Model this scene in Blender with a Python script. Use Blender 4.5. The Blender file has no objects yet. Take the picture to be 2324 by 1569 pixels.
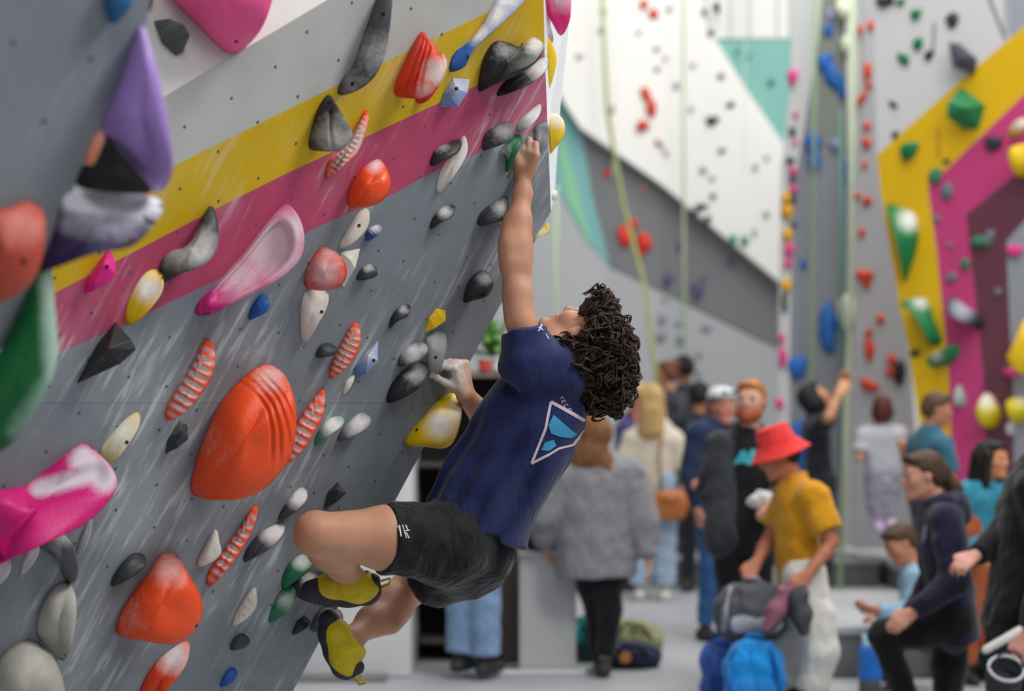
import bpy, bmesh, math, random
import numpy as np
from mathutils import Vector, Matrix
from mathutils.bvhtree import BVHTree
import openvdb as vdb

random.seed(7)
rng = np.random.default_rng(7)
SC = bpy.context.scene
COL = SC.collection

# ------------------------------------------------------------------ camera, world, light
F = 4500.0            # focal length in pixels of the 2324 x 1569 frame
HOR = 900.0           # horizon row
EYE = 1.55
cam_d = bpy.data.cameras.new('camera')
cam = bpy.data.objects.new('camera', cam_d)
COL.objects.link(cam)
cam.location = (0, 0, EYE)
cam.rotation_euler = (math.pi / 2, 0, 0)
cam_d.sensor_width = 36.0
cam_d.lens = F / 2324 * 36
cam_d.shift_y = (HOR - 784.5) / 2324
cam_d.dof.use_dof = True
cam_d.dof.focus_distance = 5.4
cam_d.dof.aperture_fstop = 1.9
cam_d.clip_end = 200
SC.camera = cam

world = bpy.data.worlds.new('hall_light')
SC.world = world
world.use_nodes = True
world.node_tree.nodes['Background'].inputs[0].default_value = (0.93, 0.97, 1.0, 1)
world.node_tree.nodes['Background'].inputs[1].default_value = 0.24


def area(name, loc, target, sx, sy, power, col=(1, 1, 1)):
    d = bpy.data.lights.new(name, 'AREA')
    d.shape = 'RECTANGLE'
    d.size, d.size_y = sx, sy
    d.energy = power
    d.color = col
    o = bpy.data.objects.new(name, d)
    COL.objects.link(o)
    o.location = loc
    o.rotation_euler = (Vector(target) - Vector(loc)).to_track_quat('-Z', 'Y').to_euler()
    return o


area('skylight', (5.2, 3.0, 7.6), (0.0, 5.6, 1.4), 2.4, 2.4, 430, (1, 0.985, 0.96))
area('skylight.001', (3.0, 7.5, 9.0), (1.5, 9.0, 0.5), 6, 5, 460, (1, 0.985, 0.96))
area('skylight.002', (4.0, 14.5, 9.5), (2.5, 17.5, 1.5), 9, 6, 860, (1, 0.99, 0.97))
area('fill_light', (1.2, -0.8, 6.2), (-0.6, 5.2, 1.5), 2.5, 2.5, 110, (0.97, 0.985, 1))  # unseen fill lamp added above the camera to brighten the near surfaces

SC.view_settings.view_transform = 'Standard'
SC.view_settings.look = 'None'
SC.view_settings.gamma = 1
SC.view_settings.use_curve_mapping = False
SC.view_settings.exposure = 0.0


# ------------------------------------------------------------------ helpers
def lin(c):
    if isinstance(c, str):
        c = c.lstrip('#')
        c = tuple(int(c[i:i + 2], 16) for i in (0, 2, 4))
    return tuple((v / 255 / 12.92 if v / 255 <= 0.04045 else ((v / 255 + 0.055) / 1.055) ** 2.4) for v in c)


def V(*a):
    return np.array(a, float)


def unit(v):
    v = np.asarray(v, float)
    return v / (np.linalg.norm(v) + 1e-12)


def P(px, py, d):
    """the point of the place seen at pixel (px, py), d metres into the hall"""
    return V((px - 1162) / F * d, d, EYE - (py - HOR) / F * d)


def tag(o, label=None, cat=None, group=None, kind=None):
    if label: o['label'] = label
    if cat: o['category'] = cat
    if group: o['group'] = group
    if kind: o['kind'] = kind
    return o


def thing(name, label, cat, loc, group=None):
    o = bpy.data.objects.new(name, None)
    COL.objects.link(o)
    o.location = Vector(loc)
    o.empty_display_size = 0.1
    tag(o, label, cat, group)
    return o


def mesh_obj(name, verts, faces, mat, parent=None, smooth=True, attrs=None, uvs=None, mats=None, midx=None):
    me = bpy.data.meshes.new(name)
    verts = np.asarray(verts, float)
    if parent is not None:
        q = parent
        while q is not None:
            verts = verts - np.array(q.location)
            q = q.parent
    me.from_pydata(verts.tolist(), [], [tuple(int(i) for i in f) for f in faces])
    if mats:
        for m in mats: me.materials.append(m)
        if midx is not None:
            me.polygons.foreach_set('material_index', np.asarray(midx, np.int32))
    elif mat is not None:
        me.materials.append(mat)
    if smooth:
        me.polygons.foreach_set('use_smooth', [True] * len(me.polygons))
    if attrs:
        for k, v in attrs.items():
            a = me.attributes.new(k, 'FLOAT', 'POINT')
            a.data.foreach_set('value', np.asarray(v, np.float32))
    if uvs is not None:
        uv = me.uv_layers.new(name='UVMap')
        li = np.empty(len(me.loops), np.int32)
        me.loops.foreach_get('vertex_index', li)
        uv.data.foreach_set('uv', np.asarray(uvs, np.float32)[li].ravel())
    me.update()
    o = bpy.data.objects.new(name, me)
    COL.objects.link(o)
    if parent is not None:
        o.parent = parent
    return o


def fix_normals(o):
    bm = bmesh.new()
    bm.from_mesh(o.data)
    bmesh.ops.recalc_face_normals(bm, faces=bm.faces)
    bm.to_mesh(o.data)
    bm.free()
    return o


def box_geo(c, size, R=None):
    c = np.asarray(c, float); s = np.asarray(size, float) / 2
    vs = np.array([[x, y, z] for x in (-1, 1) for y in (-1, 1) for z in (-1, 1)], float) * s
    if R is not None: vs = vs @ np.asarray(R).T
    fs = [(0, 1, 3, 2), (4, 6, 7, 5), (0, 4, 5, 1), (2, 3, 7, 6), (0, 2, 6, 4), (1, 5, 7, 3)]
    return vs + c, fs


def bevel_box(name, c, size, mat, parent=None, bev=0.01, R=None):
    v, f = box_geo(c, size, R)
    o = mesh_obj(name, v, f, mat, parent, smooth=False)
    bm = bmesh.new(); bm.from_mesh(o.data)
    bmesh.ops.recalc_face_normals(bm, faces=bm.faces)
    bmesh.ops.bevel(bm, geom=list(bm.edges), offset=bev, segments=2, affect='EDGES', profile=0.7)
    bm.to_mesh(o.data); bm.free()
    o.data.polygons.foreach_set('use_smooth', [True] * len(o.data.polygons))
    return o


def tube_geo(pts, r, n=8, caps=True):
    pts = [np.asarray(p, float) for p in pts]
    rs = r if hasattr(r, '__len__') else [r] * len(pts)
    vs, fs = [], []
    up = V(0.13, 0.21, 0.97)
    for i, p in enumerate(pts):
        t = unit(pts[min(i + 1, len(pts) - 1)] - pts[max(i - 1, 0)])
        a = unit(np.cross(t, up)) if abs(t @ up) < 0.98 else unit(np.cross(t, V(1, 0, 0)))
        b = np.cross(t, a)
        for k in range(n):
            w = 2 * math.pi * k / n
            vs.append(p + rs[i] * (math.cos(w) * a + math.sin(w) * b))
    for i in range(len(pts) - 1):
        for k in range(n):
            fs.append((i * n + k, i * n + (k + 1) % n, (i + 1) * n + (k + 1) % n, (i + 1) * n + k))
    if caps:
        fs.append(tuple(range(n))[::-1]); fs.append(tuple((len(pts) - 1) * n + k for k in range(n)))
    return vs, fs


class Geo:
    def __init__(self): self.v, self.f = [], []
    def add(self, vf):
        o = len(self.v)
        self.v += [np.asarray(p, float) for p in vf[0]]
        self.f += [tuple(i + o for i in q) for q in vf[1]]
        return self
    def obj(self, name, mat, parent=None, smooth=True, **k):
        return mesh_obj(name, self.v, self.f, mat, parent, smooth, **k)


# ------------------------------------------------------------------ materials
MATS = {}


def new_mat(name):
    m = bpy.data.materials.new(name)
    m.use_nodes = True
    nt = m.node_tree
    return m, nt, nt.nodes['Principled BSDF']


def node(nt, t, **kw):
    n = nt.nodes.new(t)
    for k, v in kw.items():
        if k == 'ins':
            for a, b in v.items(): n.inputs[a].default_value = b
        else: setattr(n, k, v)
    return n


def mat(col, rough=0.6, var=0.12, scale=12.0, bump=0.15, bscale=60.0, metal=0.0, stretch=None, sheen=0.0, emit=0):
    """plain procedural surface: noise-varied colour and fine relief"""
    key = (col, rough, var, scale, bump, bscale, metal, stretch, sheen, emit)
    if key in MATS: return MATS[key]
    m, nt, b = new_mat('surface')
    c = lin(col)
    tc = node(nt, 'ShaderNodeTexCoord')
    src = tc.outputs['Object']
    if stretch:
        mp = node(nt, 'ShaderNodeMapping'); mp.inputs['Scale'].default_value = stretch
        nt.links.new(src, mp.inputs[0]); src = mp.outputs[0]
    n = node(nt, 'ShaderNodeTexNoise', ins={'Scale': scale, 'Detail': 4.0})
    nt.links.new(src, n.inputs['Vector'])
    mr = node(nt, 'ShaderNodeMapRange', ins={'From Min': 0.3, 'From Max': 0.7, 'To Min': 1 - var, 'To Max': 1 + var})
    nt.links.new(n.outputs['Fac'], mr.inputs['Value'])
    mx = node(nt, 'ShaderNodeVectorMath', operation='SCALE')
    mx.inputs[0].default_value = c
    nt.links.new(mr.outputs[0], mx.inputs['Scale'])
    nt.links.new(mx.outputs[0], b.inputs['Base Color'])
    b.inputs['Roughness'].default_value = rough
    b.inputs['Metallic'].default_value = metal
    b.inputs['Specular IOR Level'].default_value = 0.35
    if sheen: b.inputs['Sheen Weight'].default_value = sheen
    if bump:
        n2 = node(nt, 'ShaderNodeTexNoise', ins={'Scale': bscale, 'Detail': 3.0})
        nt.links.new(tc.outputs['Object'], n2.inputs['Vector'])
        bp = node(nt, 'ShaderNodeBump', ins={'Strength': bump, 'Distance': 0.01})
        nt.links.new(n2.outputs['Fac'], bp.inputs['Height'])
        nt.links.new(bp.outputs[0], b.inputs['Normal'])
    if emit:
        b.inputs['Emission Color'].default_value = (*c, 1); b.inputs['Emission Strength'].default_value = emit
    MATS[key] = m
    return m


def chalk_mat(col, rough=0.5, chalkcol='#e6e2e0', bump=0.25):
    """moulded resin with gym chalk rubbed in where the 'chalk' attribute says"""
    key = ('chalk', col, rough, chalkcol, bump)
    if key in MATS: return MATS[key]
    m, nt, b = new_mat('hold_resin')
    tc = node(nt, 'ShaderNodeTexCoord')
    n = node(nt, 'ShaderNodeTexNoise', ins={'Scale': 42.0, 'Detail': 8.0, 'Roughness': 0.72})
    nt.links.new(tc.outputs['Object'], n.inputs['Vector'])
    at = node(nt, 'ShaderNodeAttribute', attribute_name='chalk')
    # fac = clamp(chalk*1.5 + (noise-.5)*1.1*sqrt-ish)
    m1 = node(nt, 'ShaderNodeMath', operation='MULTIPLY_ADD', ins={1: 1.15, 2: -0.08})
    nt.links.new(at.outputs['Fac'], m1.inputs[0])
    m2 = node(nt, 'ShaderNodeMath', operation='MULTIPLY_ADD', ins={1: 0.9, 2: -0.45})
    nt.links.new(n.outputs['Fac'], m2.inputs[0])
    m3 = node(nt, 'ShaderNodeMath', operation='ADD', use_clamp=True)
    nt.links.new(m1.outputs[0], m3.inputs[0]); nt.links.new(m2.outputs[0], m3.inputs[1])
    m4 = node(nt, 'ShaderNodeMath', operation='MULTIPLY', ins={1: 0.92})
    nt.links.new(m3.outputs[0], m4.inputs[0])
    mx = node(nt, 'ShaderNodeMix', data_type='RGBA')
    mx.inputs['A'].default_value = (*lin(col), 1)
    mx.inputs['B'].default_value = (*lin(chalkcol), 1)
    nt.links.new(m4.outputs[0], mx.inputs['Factor'])
    nt.links.new(mx.outputs['Result'], b.inputs['Base Color'])
    mr = node(nt, 'ShaderNodeMapRange', ins={'To Min': rough, 'To Max': 0.9})
    nt.links.new(m4.outputs[0], mr.inputs['Value'])
    nt.links.new(mr.outputs[0], b.inputs['Roughness'])
    b.inputs['Specular IOR Level'].default_value = 0.4
    n2 = node(nt, 'ShaderNodeTexNoise', ins={'Scale': 130.0, 'Detail': 2.0})
    nt.links.new(tc.outputs['Object'], n2.inputs['Vector'])
    bp = node(nt, 'ShaderNodeBump', ins={'Strength': bump, 'Distance': 0.004})
    nt.links.new(n2.outputs['Fac'], bp.inputs['Height']); nt.links.new(bp.outputs[0], b.inputs['Normal'])
    MATS[key] = m
    return m


def wall_mat(col, streak=0.5, chalk='#d5dade', ang=0.0, rough=0.62, var=0.07):
    """painted plywood with chalk streaks dragged along v (UV in metres on the wall)"""
    key = ('wall', col, streak, chalk, ang, rough)
    if key in MATS: return MATS[key]
    m, nt, b = new_mat('wall_paint')
    uv = node(nt, 'ShaderNodeUVMap')
    mp = node(nt, 'ShaderNodeMapping'); mp.inputs['Scale'].default_value = (38, 4.6, 1)
    mp.inputs['Rotation'].default_value = (0, 0, ang)
    nt.links.new(uv.outputs[0], mp.inputs[0])
    n = node(nt, 'ShaderNodeTexNoise', ins={'Scale': 1.0, 'Detail': 5.0, 'Roughness': 0.6, 'Distortion': 0.4})
    nt.links.new(mp.outputs[0], n.inputs['Vector'])
    mk = node(nt, 'ShaderNodeTexNoise', ins={'Scale': 2.6, 'Detail': 3.0})
    nt.links.new(uv.outputs[0], mk.inputs['Vector'])
    r1 = node(nt, 'ShaderNodeMapRange', ins={'From Min': 0.52, 'From Max': 0.64, 'To Min': 0.0, 'To Max': 1.0})
    nt.links.new(n.outputs['Fac'], r1.inputs['Value'])
    r2 = node(nt, 'ShaderNodeMapRange', ins={'From Min': 0.44, 'From Max': 0.66, 'To Min': 0.03, 'To Max': 1.0})
    nt.links.new(mk.outputs['Fac'], r2.inputs['Value'])
    # soft dusting
    r3 = node(nt, 'ShaderNodeMapRange', ins={'From Min': 0.5, 'From Max': 0.8, 'To Min': 0.0, 'To Max': 0.55})
    nt.links.new(mk.outputs['Fac'], r3.inputs['Value'])
    mu = node(nt, 'ShaderNodeMath', operation='MULTIPLY'); nt.links.new(r1.outputs[0], mu.inputs[0]); nt.links.new(r2.outputs[0], mu.inputs[1])
    ad = node(nt, 'ShaderNodeMath', operation='ADD', use_clamp=True); nt.links.new(mu.outputs[0], ad.inputs[0]); nt.links.new(r3.outputs[0], ad.inputs[1])
    sc = node(nt, 'ShaderNodeMath', operation='MULTIPLY', ins={1: streak}); nt.links.new(ad.outputs[0], sc.inputs[0])
    # grime variation
    n3 = node(nt, 'ShaderNodeTexNoise', ins={'Scale': 7.0, 'Detail': 5.0}); nt.links.new(uv.outputs[0], n3.inputs['Vector'])
    mr = node(nt, 'ShaderNodeMapRange', ins={'From Min': 0.3, 'From Max': 0.7, 'To Min': 1 - var, 'To Max': 1 + var})
    nt.links.new(n3.outputs['Fac'], mr.inputs['Value'])
    cs = node(nt, 'ShaderNodeVectorMath', operation='SCALE'); cs.inputs[0].default_value = lin(col)
    nt.links.new(mr.outputs[0], cs.inputs['Scale'])
    mx = node(nt, 'ShaderNodeMix', data_type='RGBA')
    nt.links.new(cs.outputs[0], mx.inputs['A'])
    mx.inputs['B'].default_value = (*lin(chalk), 1)
    nt.links.new(sc.outputs[0], mx.inputs['Factor'])
    nt.links.new(mx.outputs['Result'], b.inputs['Base Color'])
    b.inputs['Roughness'].default_value = rough
    b.inputs['Specular IOR Level'].default_value = 0.3
    n4 = node(nt, 'ShaderNodeTexNoise', ins={'Scale': 220.0, 'Detail': 2.0}); nt.links.new(uv.outputs[0], n4.inputs['Vector'])
    bp = node(nt, 'ShaderNodeBump', ins={'Strength': 0.12, 'Distance': 0.002})
    nt.links.new(n4.outputs['Fac'], bp.inputs['Height']); nt.links.new(bp.outputs[0], b.inputs['Normal'])
    MATS[key] = m
    return m


def skin_mat(col='#c98e6b', chalk=False):
    key = ('skin', col)
    if key in MATS: return MATS[key]
    m, nt, b = new_mat('skin')
    tc = node(nt, 'ShaderNodeTexCoord')
    n = node(nt, 'ShaderNodeTexNoise', ins={'Scale': 9.0, 'Detail': 5.0})
    nt.links.new(tc.outputs['Object'], n.inputs['Vector'])
    cr = node(nt, 'ShaderNodeValToRGB')
    c = lin(col)
    cr.color_ramp.elements[0].position = 0.3; cr.color_ramp.elements[0].color = (c[0] * .86, c[1] * .74, c[2] * .70, 1)
    cr.color_ramp.elements[1].position = 0.7; cr.color_ramp.elements[1].color = (min(1, c[0] * 1.08), c[1] * 1.08, c[2] * 1.08, 1)
    nt.links.new(n.outputs['Fac'], cr.inputs[0])
    out = cr.outputs[0]
    at = node(nt, 'ShaderNodeAttribute', attribute_name='chalk')
    n3 = node(nt, 'ShaderNodeTexNoise', ins={'Scale': 60.0, 'Detail': 4.0}); nt.links.new(tc.outputs['Object'], n3.inputs['Vector'])
    mm = node(nt, 'ShaderNodeMath', operation='MULTIPLY', use_clamp=True); nt.links.new(at.outputs['Fac'], mm.inputs[0]); nt.links.new(n3.outputs['Fac'], mm.inputs[1])
    mx = node(nt, 'ShaderNodeMix', data_type='RGBA'); nt.links.new(out, mx.inputs['A']); mx.inputs['B'].default_value = (0.75, 0.72, 0.70, 1)
    nt.links.new(mm.outputs[0], mx.inputs['Factor'])
    nt.links.new(mx.outputs['Result'], b.inputs['Base Color'])
    b.inputs['Roughness'].default_value = 0.52
    b.inputs['Subsurface Weight'].default_value = 0.08
    b.inputs['Subsurface Radius'].default_value = (0.02, 0.008, 0.004)
    b.inputs['Specular IOR Level'].default_value = 0.35
    n2 = node(nt, 'ShaderNodeTexNoise', ins={'Scale': 90.0, 'Detail': 3.0}); nt.links.new(tc.outputs['Object'], n2.inputs['Vector'])
    bp = node(nt, 'ShaderNodeBump', ins={'Strength': 0.12, 'Distance': 0.004}); nt.links.new(n2.outputs['Fac'], bp.inputs['Height']); nt.links.new(bp.outputs[0], b.inputs['Normal'])
    MATS[key] = m
    return m


def cloth_mat(col, col2=None, rough=0.85, fold=0.5, fscale=5.0, var=0.14):
    key = ('cloth', col, col2, rough, fold, fscale, var)
    if key in MATS: return MATS[key]
    m, nt, b = new_mat('cloth')
    tc = node(nt, 'ShaderNodeTexCoord')
    n = node(nt, 'ShaderNodeTexNoise', ins={'Scale': 14.0, 'Detail': 6.0, 'Roughness': 0.7}); nt.links.new(tc.outputs['Object'], n.inputs['Vector'])
    cr = node(nt, 'ShaderNodeValToRGB'); c = lin(col); c2 = lin(col2) if col2 else tuple(min(1, v * (1 + 2 * var)) for v in c)
    cr.color_ramp.elements[0].position = 0.36; cr.color_ramp.elements[0].color = (*c, 1)
    cr.color_ramp.elements[1].position = 0.68; cr.color_ramp.elements[1].color = (*c2, 1)
    nt.links.new(n.outputs['Fac'], cr.inputs[0]); nt.links.new(cr.outputs[0], b.inputs['Base Color'])
    b.inputs['Roughness'].default_value = rough
    b.inputs['Sheen Weight'].default_value = 0.15
    b.inputs['Specular IOR Level'].default_value = 0.2
    mp = node(nt, 'ShaderNodeMapping'); mp.inputs['Scale'].default_value = (1.4, 1.4, 0.55); nt.links.new(tc.outputs['Object'], mp.inputs[0])
    n2 = node(nt, 'ShaderNodeTexNoise', ins={'Scale': fscale * 2, 'Detail': 2.0, 'Distortion': 1.1}); nt.links.new(mp.outputs[0], n2.inputs['Vector'])
    bp = node(nt, 'ShaderNodeBump', ins={'Strength': fold, 'Distance': 0.035}); nt.links.new(n2.outputs['Fac'], bp.inputs['Height'])
    n3 = node(nt, 'ShaderNodeTexNoise', ins={'Scale': 400.0}); nt.links.new(tc.outputs['Object'], n3.inputs['Vector'])
    bp2 = node(nt, 'ShaderNodeBump', ins={'Strength': 0.1, 'Distance': 0.002}); nt.links.new(n3.outputs['Fac'], bp2.inputs['Height']); nt.links.new(bp.outputs[0], bp2.inputs['Normal'])
    nt.links.new(bp2.outputs[0], b.inputs['Normal'])
    MATS[key] = m
    return m


# ------------------------------------------------------------------ smooth bodies (signed distances, meshed with OpenVDB)
class Body:
    """An ordered list of rounded cones, ellipsoids, plane cuts and hollows, blended into one surface."""
    def __init__(self, voxel=0.008, k=0.02):
        self.ops, self.vox, self.k, self.dispf = [], voxel, k, None
    def cone(self, a, b, ra, rb, k=None, squash=None, flat=0, sub=False):
        self.ops.append(('c', V(*a), V(*b), ra, rb, k, squash, flat, sub)); return self
    def chain(self, pts, rs, k=None, **kw):
        for i in range(len(pts) - 1): self.cone(pts[i], pts[i + 1], rs[i], rs[i + 1], k, **kw)
        return self
    def ell(self, c, r, R=None, k=None, sub=False):
        self.ops.append(('e', V(*c), V(*r), np.eye(3) if R is None else np.asarray(R, float), k, sub)); return self
    def cut(self, p, n, k=0.004):
        self.ops.append(('p', V(*p), unit(n), k)); return self
    def mesh(self, ext=None):
        vox = self.vox
        lo = np.full(3, 1e9); hi = -lo
        bbs = []
        for o in self.ops:
            if o[0] == 'c':
                r = max(o[3], o[4]) * (1.0 if o[6] is None else max(1.0, o[6][1])); l, h = np.minimum(o[1], o[2]) - r, np.maximum(o[1], o[2]) + r; sub = o[8]
            elif o[0] == 'e':
                r = np.abs(o[3]) @ o[2]; l, h = o[1] - r, o[1] + r; sub = o[5]
            else: bbs.append(None); continue
            bbs.append((l, h))
            if not sub: lo = np.minimum(lo, l); hi = np.maximum(hi, h)
        pad = 5 * vox + 0.01
        lo -= pad; hi += pad
        n = np.ceil((hi - lo) / vox).astype(int) + 1
        big = 0.1
        G = np.full(n, big, np.float32)
        for o, bb in zip(self.ops, bbs):
            if bb is None:
                ax = [lo[i] + vox * np.arange(n[i]) for i in range(3)]
                d = ((ax[0] - o[1][0]) * o[2][0])[:, None, None] + ((ax[1] - o[1][1]) * o[2][1])[None, :, None] + ((ax[2] - o[1][2]) * o[2][2])[None, None, :]
                G = np.maximum(G, d.astype(np.float32)); continue
            kk = (o[5] if o[0] == 'c' else o[4]); kk = self.k if kk is None else kk
            m = kk + 0.03
            i0 = np.maximum(0, np.floor((bb[0] - m - lo) / vox).astype(int)); i1 = np.minimum(n, np.ceil((bb[1] + m - lo) / vox).astype(int) + 1)
            if (i1 <= i0).any(): continue
            ax = [(lo[i] + vox * np.arange(i0[i], i1[i])).astype(np.float32) for i in range(3)]
            X, Y, Z = ax[0][:, None, None], ax[1][None, :, None], ax[2][None, None, :]
            if o[0] == 'c':
                _, a, b, ra, rb, _, sq, flat, sub = o
                dx, dy, dz = X - a[0], Y - a[1], Z - a[2]
                ba = b - a
                if sq is not None:
                    s = unit(sq[0]); f = 1 / sq[1] - 1
                    c = dx * s[0] + dy * s[1] + dz * s[2]
                    dx, dy, dz = dx + c * f * s[0], dy + c * f * s[1], dz + c * f * s[2]
                    ba = ba + (ba @ s) * f * s
                L = ba @ ba + 1e-12
                t0 = (dx * ba[0] + dy * ba[1] + dz * ba[2]) / L
                t = np.clip(t0, 0, 1)
                d = np.sqrt((dx - t * ba[0]) ** 2 + (dy - t * ba[1]) ** 2 + (dz - t * ba[2]) ** 2) - (ra + (rb - ra) * t)
                if sq is not None and sq[1] < 1: d = d * (0.5 + 0.5 * sq[1])
                if flat in (1, 3): d = np.maximum(d, (t0 - 1) * math.sqrt(L))
                if flat in (2, 3): d = np.maximum(d, -t0 * math.sqrt(L))
            else:
                _, c, r, R, _, sub = o
                dx, dy, dz = X - c[0], Y - c[1], Z - c[2]
                q = [dx * R[0, i] + dy * R[1, i] + dz * R[2, i] for i in range(3)]
                k0 = np.sqrt(sum((q[i] / r[i]) ** 2 for i in range(3)))
                k1 = np.sqrt(sum((q[i] / r[i] ** 2) ** 2 for i in range(3))) + 1e-9
                d = k0 * (k0 - 1) / k1
                d = np.where(k0 < 0.05, -min(r), d)
            W = G[i0[0]:i1[0], i0[1]:i1[1], i0[2]:i1[2]]
            if sub:
                d = -d; kk = max(kk, 1e-5)
                h = np.clip(kk - np.abs(W - d), 0, None) / kk
                W[...] = np.maximum(W, d) + h * h * kk / 4
            else:
                kk = max(kk, 1e-5)
                h = np.clip(kk - np.abs(W - d), 0, None) / kk
                W[...] = np.minimum(W, d) - h * h * kk / 4
        if self.dispf is not None:
            idx = np.nonzero(np.abs(G) < 0.04)
            pts = np.stack([lo[i] + vox * idx[i] for i in range(3)], 1)
            G[idx] += self.dispf(pts).astype(np.float32)
        g = vdb.FloatGrid(big)
        g.copyFromArray(np.ascontiguousarray(np.clip(G, -big, big - 1e-4)))
        pv, qv = g.convertToQuads(0.0)
        return np.asarray(pv, float) * vox + lo, np.asarray(qv)[:, ::-1]
    def obj(self, name, mat_, parent, chalk=None, attrs=None, smooth_it=1):
        v, q = self.mesh()
        # a touch of Laplacian smoothing against voxel terraces
        for _ in range(smooth_it):
            acc = np.zeros_like(v); cnt = np.zeros(len(v))
            for a, b in ((0, 1), (1, 2), (2, 3), (3, 0)):
                np.add.at(acc, q[:, a], v[q[:, b]]); np.add.at(cnt, q[:, a], 1)
                np.add.at(acc, q[:, b], v[q[:, a]]); np.add.at(cnt, q[:, b], 1)
            v = v * 0.5 + 0.5 * acc / np.maximum(cnt, 1)[:, None]
        at = {}
        if chalk is not None: at['chalk'] = chalk(v)
        o = mesh_obj(name, v, q, mat_, parent, attrs=at or None)
        o['_w'] = 0
        del o['_w']
        return o, v, q


def frame(f, u):
    """columns forward, left, up"""
    f = unit(f); u = unit(np.asarray(u, float) - (np.asarray(u, float) @ f) * f)
    return np.stack([f, np.cross(u, f), u], 1)


def folds(axis_dirs, amp, seed=0):
    r = np.random.default_rng(seed)
    W = [(unit(d) * (2 * math.pi / l), r.uniform(0, 6.28), a) for d, l, a in axis_dirs]
    W2 = [(unit(r.normal(size=3)) * 2 * math.pi / 0.3, r.uniform(0, 6.28)) for _ in range(3)]
    def f(p):
        s = np.zeros(len(p)); m = sum(np.sin(p @ k + ph) for k, ph in W2) / 3
        for i, (k, ph, a) in enumerate(W):
            s += a * np.sin(p @ k + ph + 2.2 * m + i) * (0.6 + 0.4 * m)
        return s * amp
    return f


def head_prims(B, c, R, s=1.0, detail=True, ear=True):
    def T(x, y, z): return c + R @ (V(x, y, z) * s)
    B.ell(T(-.012, 0, .028), V(.096, .076, .088) * s, R, 0.02)
    B.ell(T(.022, 0, -.028), V(.072, .061, .086) * s, R, 0.02)
    for q in (1, -1):
        B.cone(T(-.015, .05 * q, -.055), T(.06, .016 * q, -.098), .017 * s, .016 * s, 0.025)
        B.ell(T(.055, .038 * q, -.02), V(.026, .024, .026) * s, R, 0.02)
        if ear: 
            B.ell(T(-.008, .076 * q, -.004), V(.018, .008, .031) * s, R, 0.006)
    B.ell(T(.078, 0, -.098), V(.017, .02, .016) * s, R, 0.015)
    B.cone(T(.088, 0, .012), T(.108, 0, -.026), .0085 * s, .012 * s, 0.012)
    B.ell(T(.094, 0, -.033), V(.012, .017, .009) * s, R, 0.008)
    B.cone(T(.077, -.034, .03), T(.077, .034, .03), .013 * s, .013 * s, 0.015)
    if detail:
        for q in (1, -1): B.ell(T(.096, .031 * q, .006), V(.014, .017, .011) * s, R, 0.01, sub=True)
        B.ell(T(.088, 0, -.0575), V(.011, .024, .0055) * s, R, 0.004)
        B.ell(T(.086, 0, -.069), V(.011, .020, .006) * s, R, 0.004)
    return T


def eyes(c, R, parent, s=1.0, white='#8f8078'):
    for q in (1, -1):
        cc = c + R @ (V(.079, .031 * q, .005) * s)
        vs, fs = [], []
        r = .0125 * s
        for i in range(7):
            th = math.pi * i / 6
            for j in range(10):
                ph = 2 * math.pi * j / 10
                vs.append(cc + r * (R @ V(math.cos(th), math.sin(th) * math.cos(ph), math.sin(th) * math.sin(ph))))
        for i in range(6):
            for j in range(10): fs.append((i * 10 + j, i * 10 + (j + 1) % 10, (i + 1) * 10 + (j + 1) % 10, (i + 1) * 10 + j))
        mesh_obj('eye', vs, fs, None, parent, mats=[mat(white, 0.3, 0.02, bump=0), mat('#2a1c14', 0.2, 0.05, bump=0)], midx=[1] * 10 + [0] * 50)


def hand_prims(B, W, M, A, d1, d2, d3, s=1.0, thumb=None, k=0.006, wr=.024, spread=0.0):
    """wrist W, middle knuckle M, A across the knuckles from index to little finger, three phalanx directions"""
    W, M, A = V(*W), V(*M), unit(A)
    L = [.95, 1.0, .95, .78]
    off = [-.030, -.010, .0105, .029]
    for i in range(4):
        K = M + A * off[i] * s - unit(M - W) * (.004 if i in (1,) else .008) * (1 if i < 3 else 1.8) * s
        root = W + A * off[i] * .55 * s
        B.cone(root, K, .0155 * s, .0115 * s, 0.012)
        a = unit(unit(d1) + A * spread * (i - 1.5)); b = unit(unit(d2) + A * spread * (i - 1.5)); c = unit(d3)
        p1 = K + a * .040 * L[i] * s; p2 = p1 + b * .026 * L[i] * s; p3 = p2 + c * .019 * L[i] * s
        B.cone(K, p1, .0108 * s, .0092 * s, k * .6); B.cone(p1, p2, .0094 * s, .0084 * s, k * .5); B.cone(p2, p3, .0084 * s, .0070 * s, k * .5)
    if thumb is None:
        n = unit(np.cross(A, M - W)); f = unit(M - W)
        b0 = W + f * .02 * s - A * .022 * s
        thumb = [b0, b0 + (f * .6 - A * .7 + n * .1) * .034 * s, b0 + (f * .6 - A * .7) * .034 * s + (f * .95 - A * .15) * .03 * s, b0 + (f * .6 - A * .7) * .034 * s + (f * .95 - A * .1) * .052 * s]
    t = [V(*x) for x in thumb]
    B.cone(t[0], t[1], .0165 * s, .0125 * s, 0.012)
    for i in range(1, len(t) - 1): B.cone(t[i], t[i + 1], .0115 * s, .0098 * s if i < len(t) - 2 else .008 * s, k * .5)
# ------------------------------------------------------------------ the overhanging boulder wall and the other walls
CAMP = V(0, 0, EYE)


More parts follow.
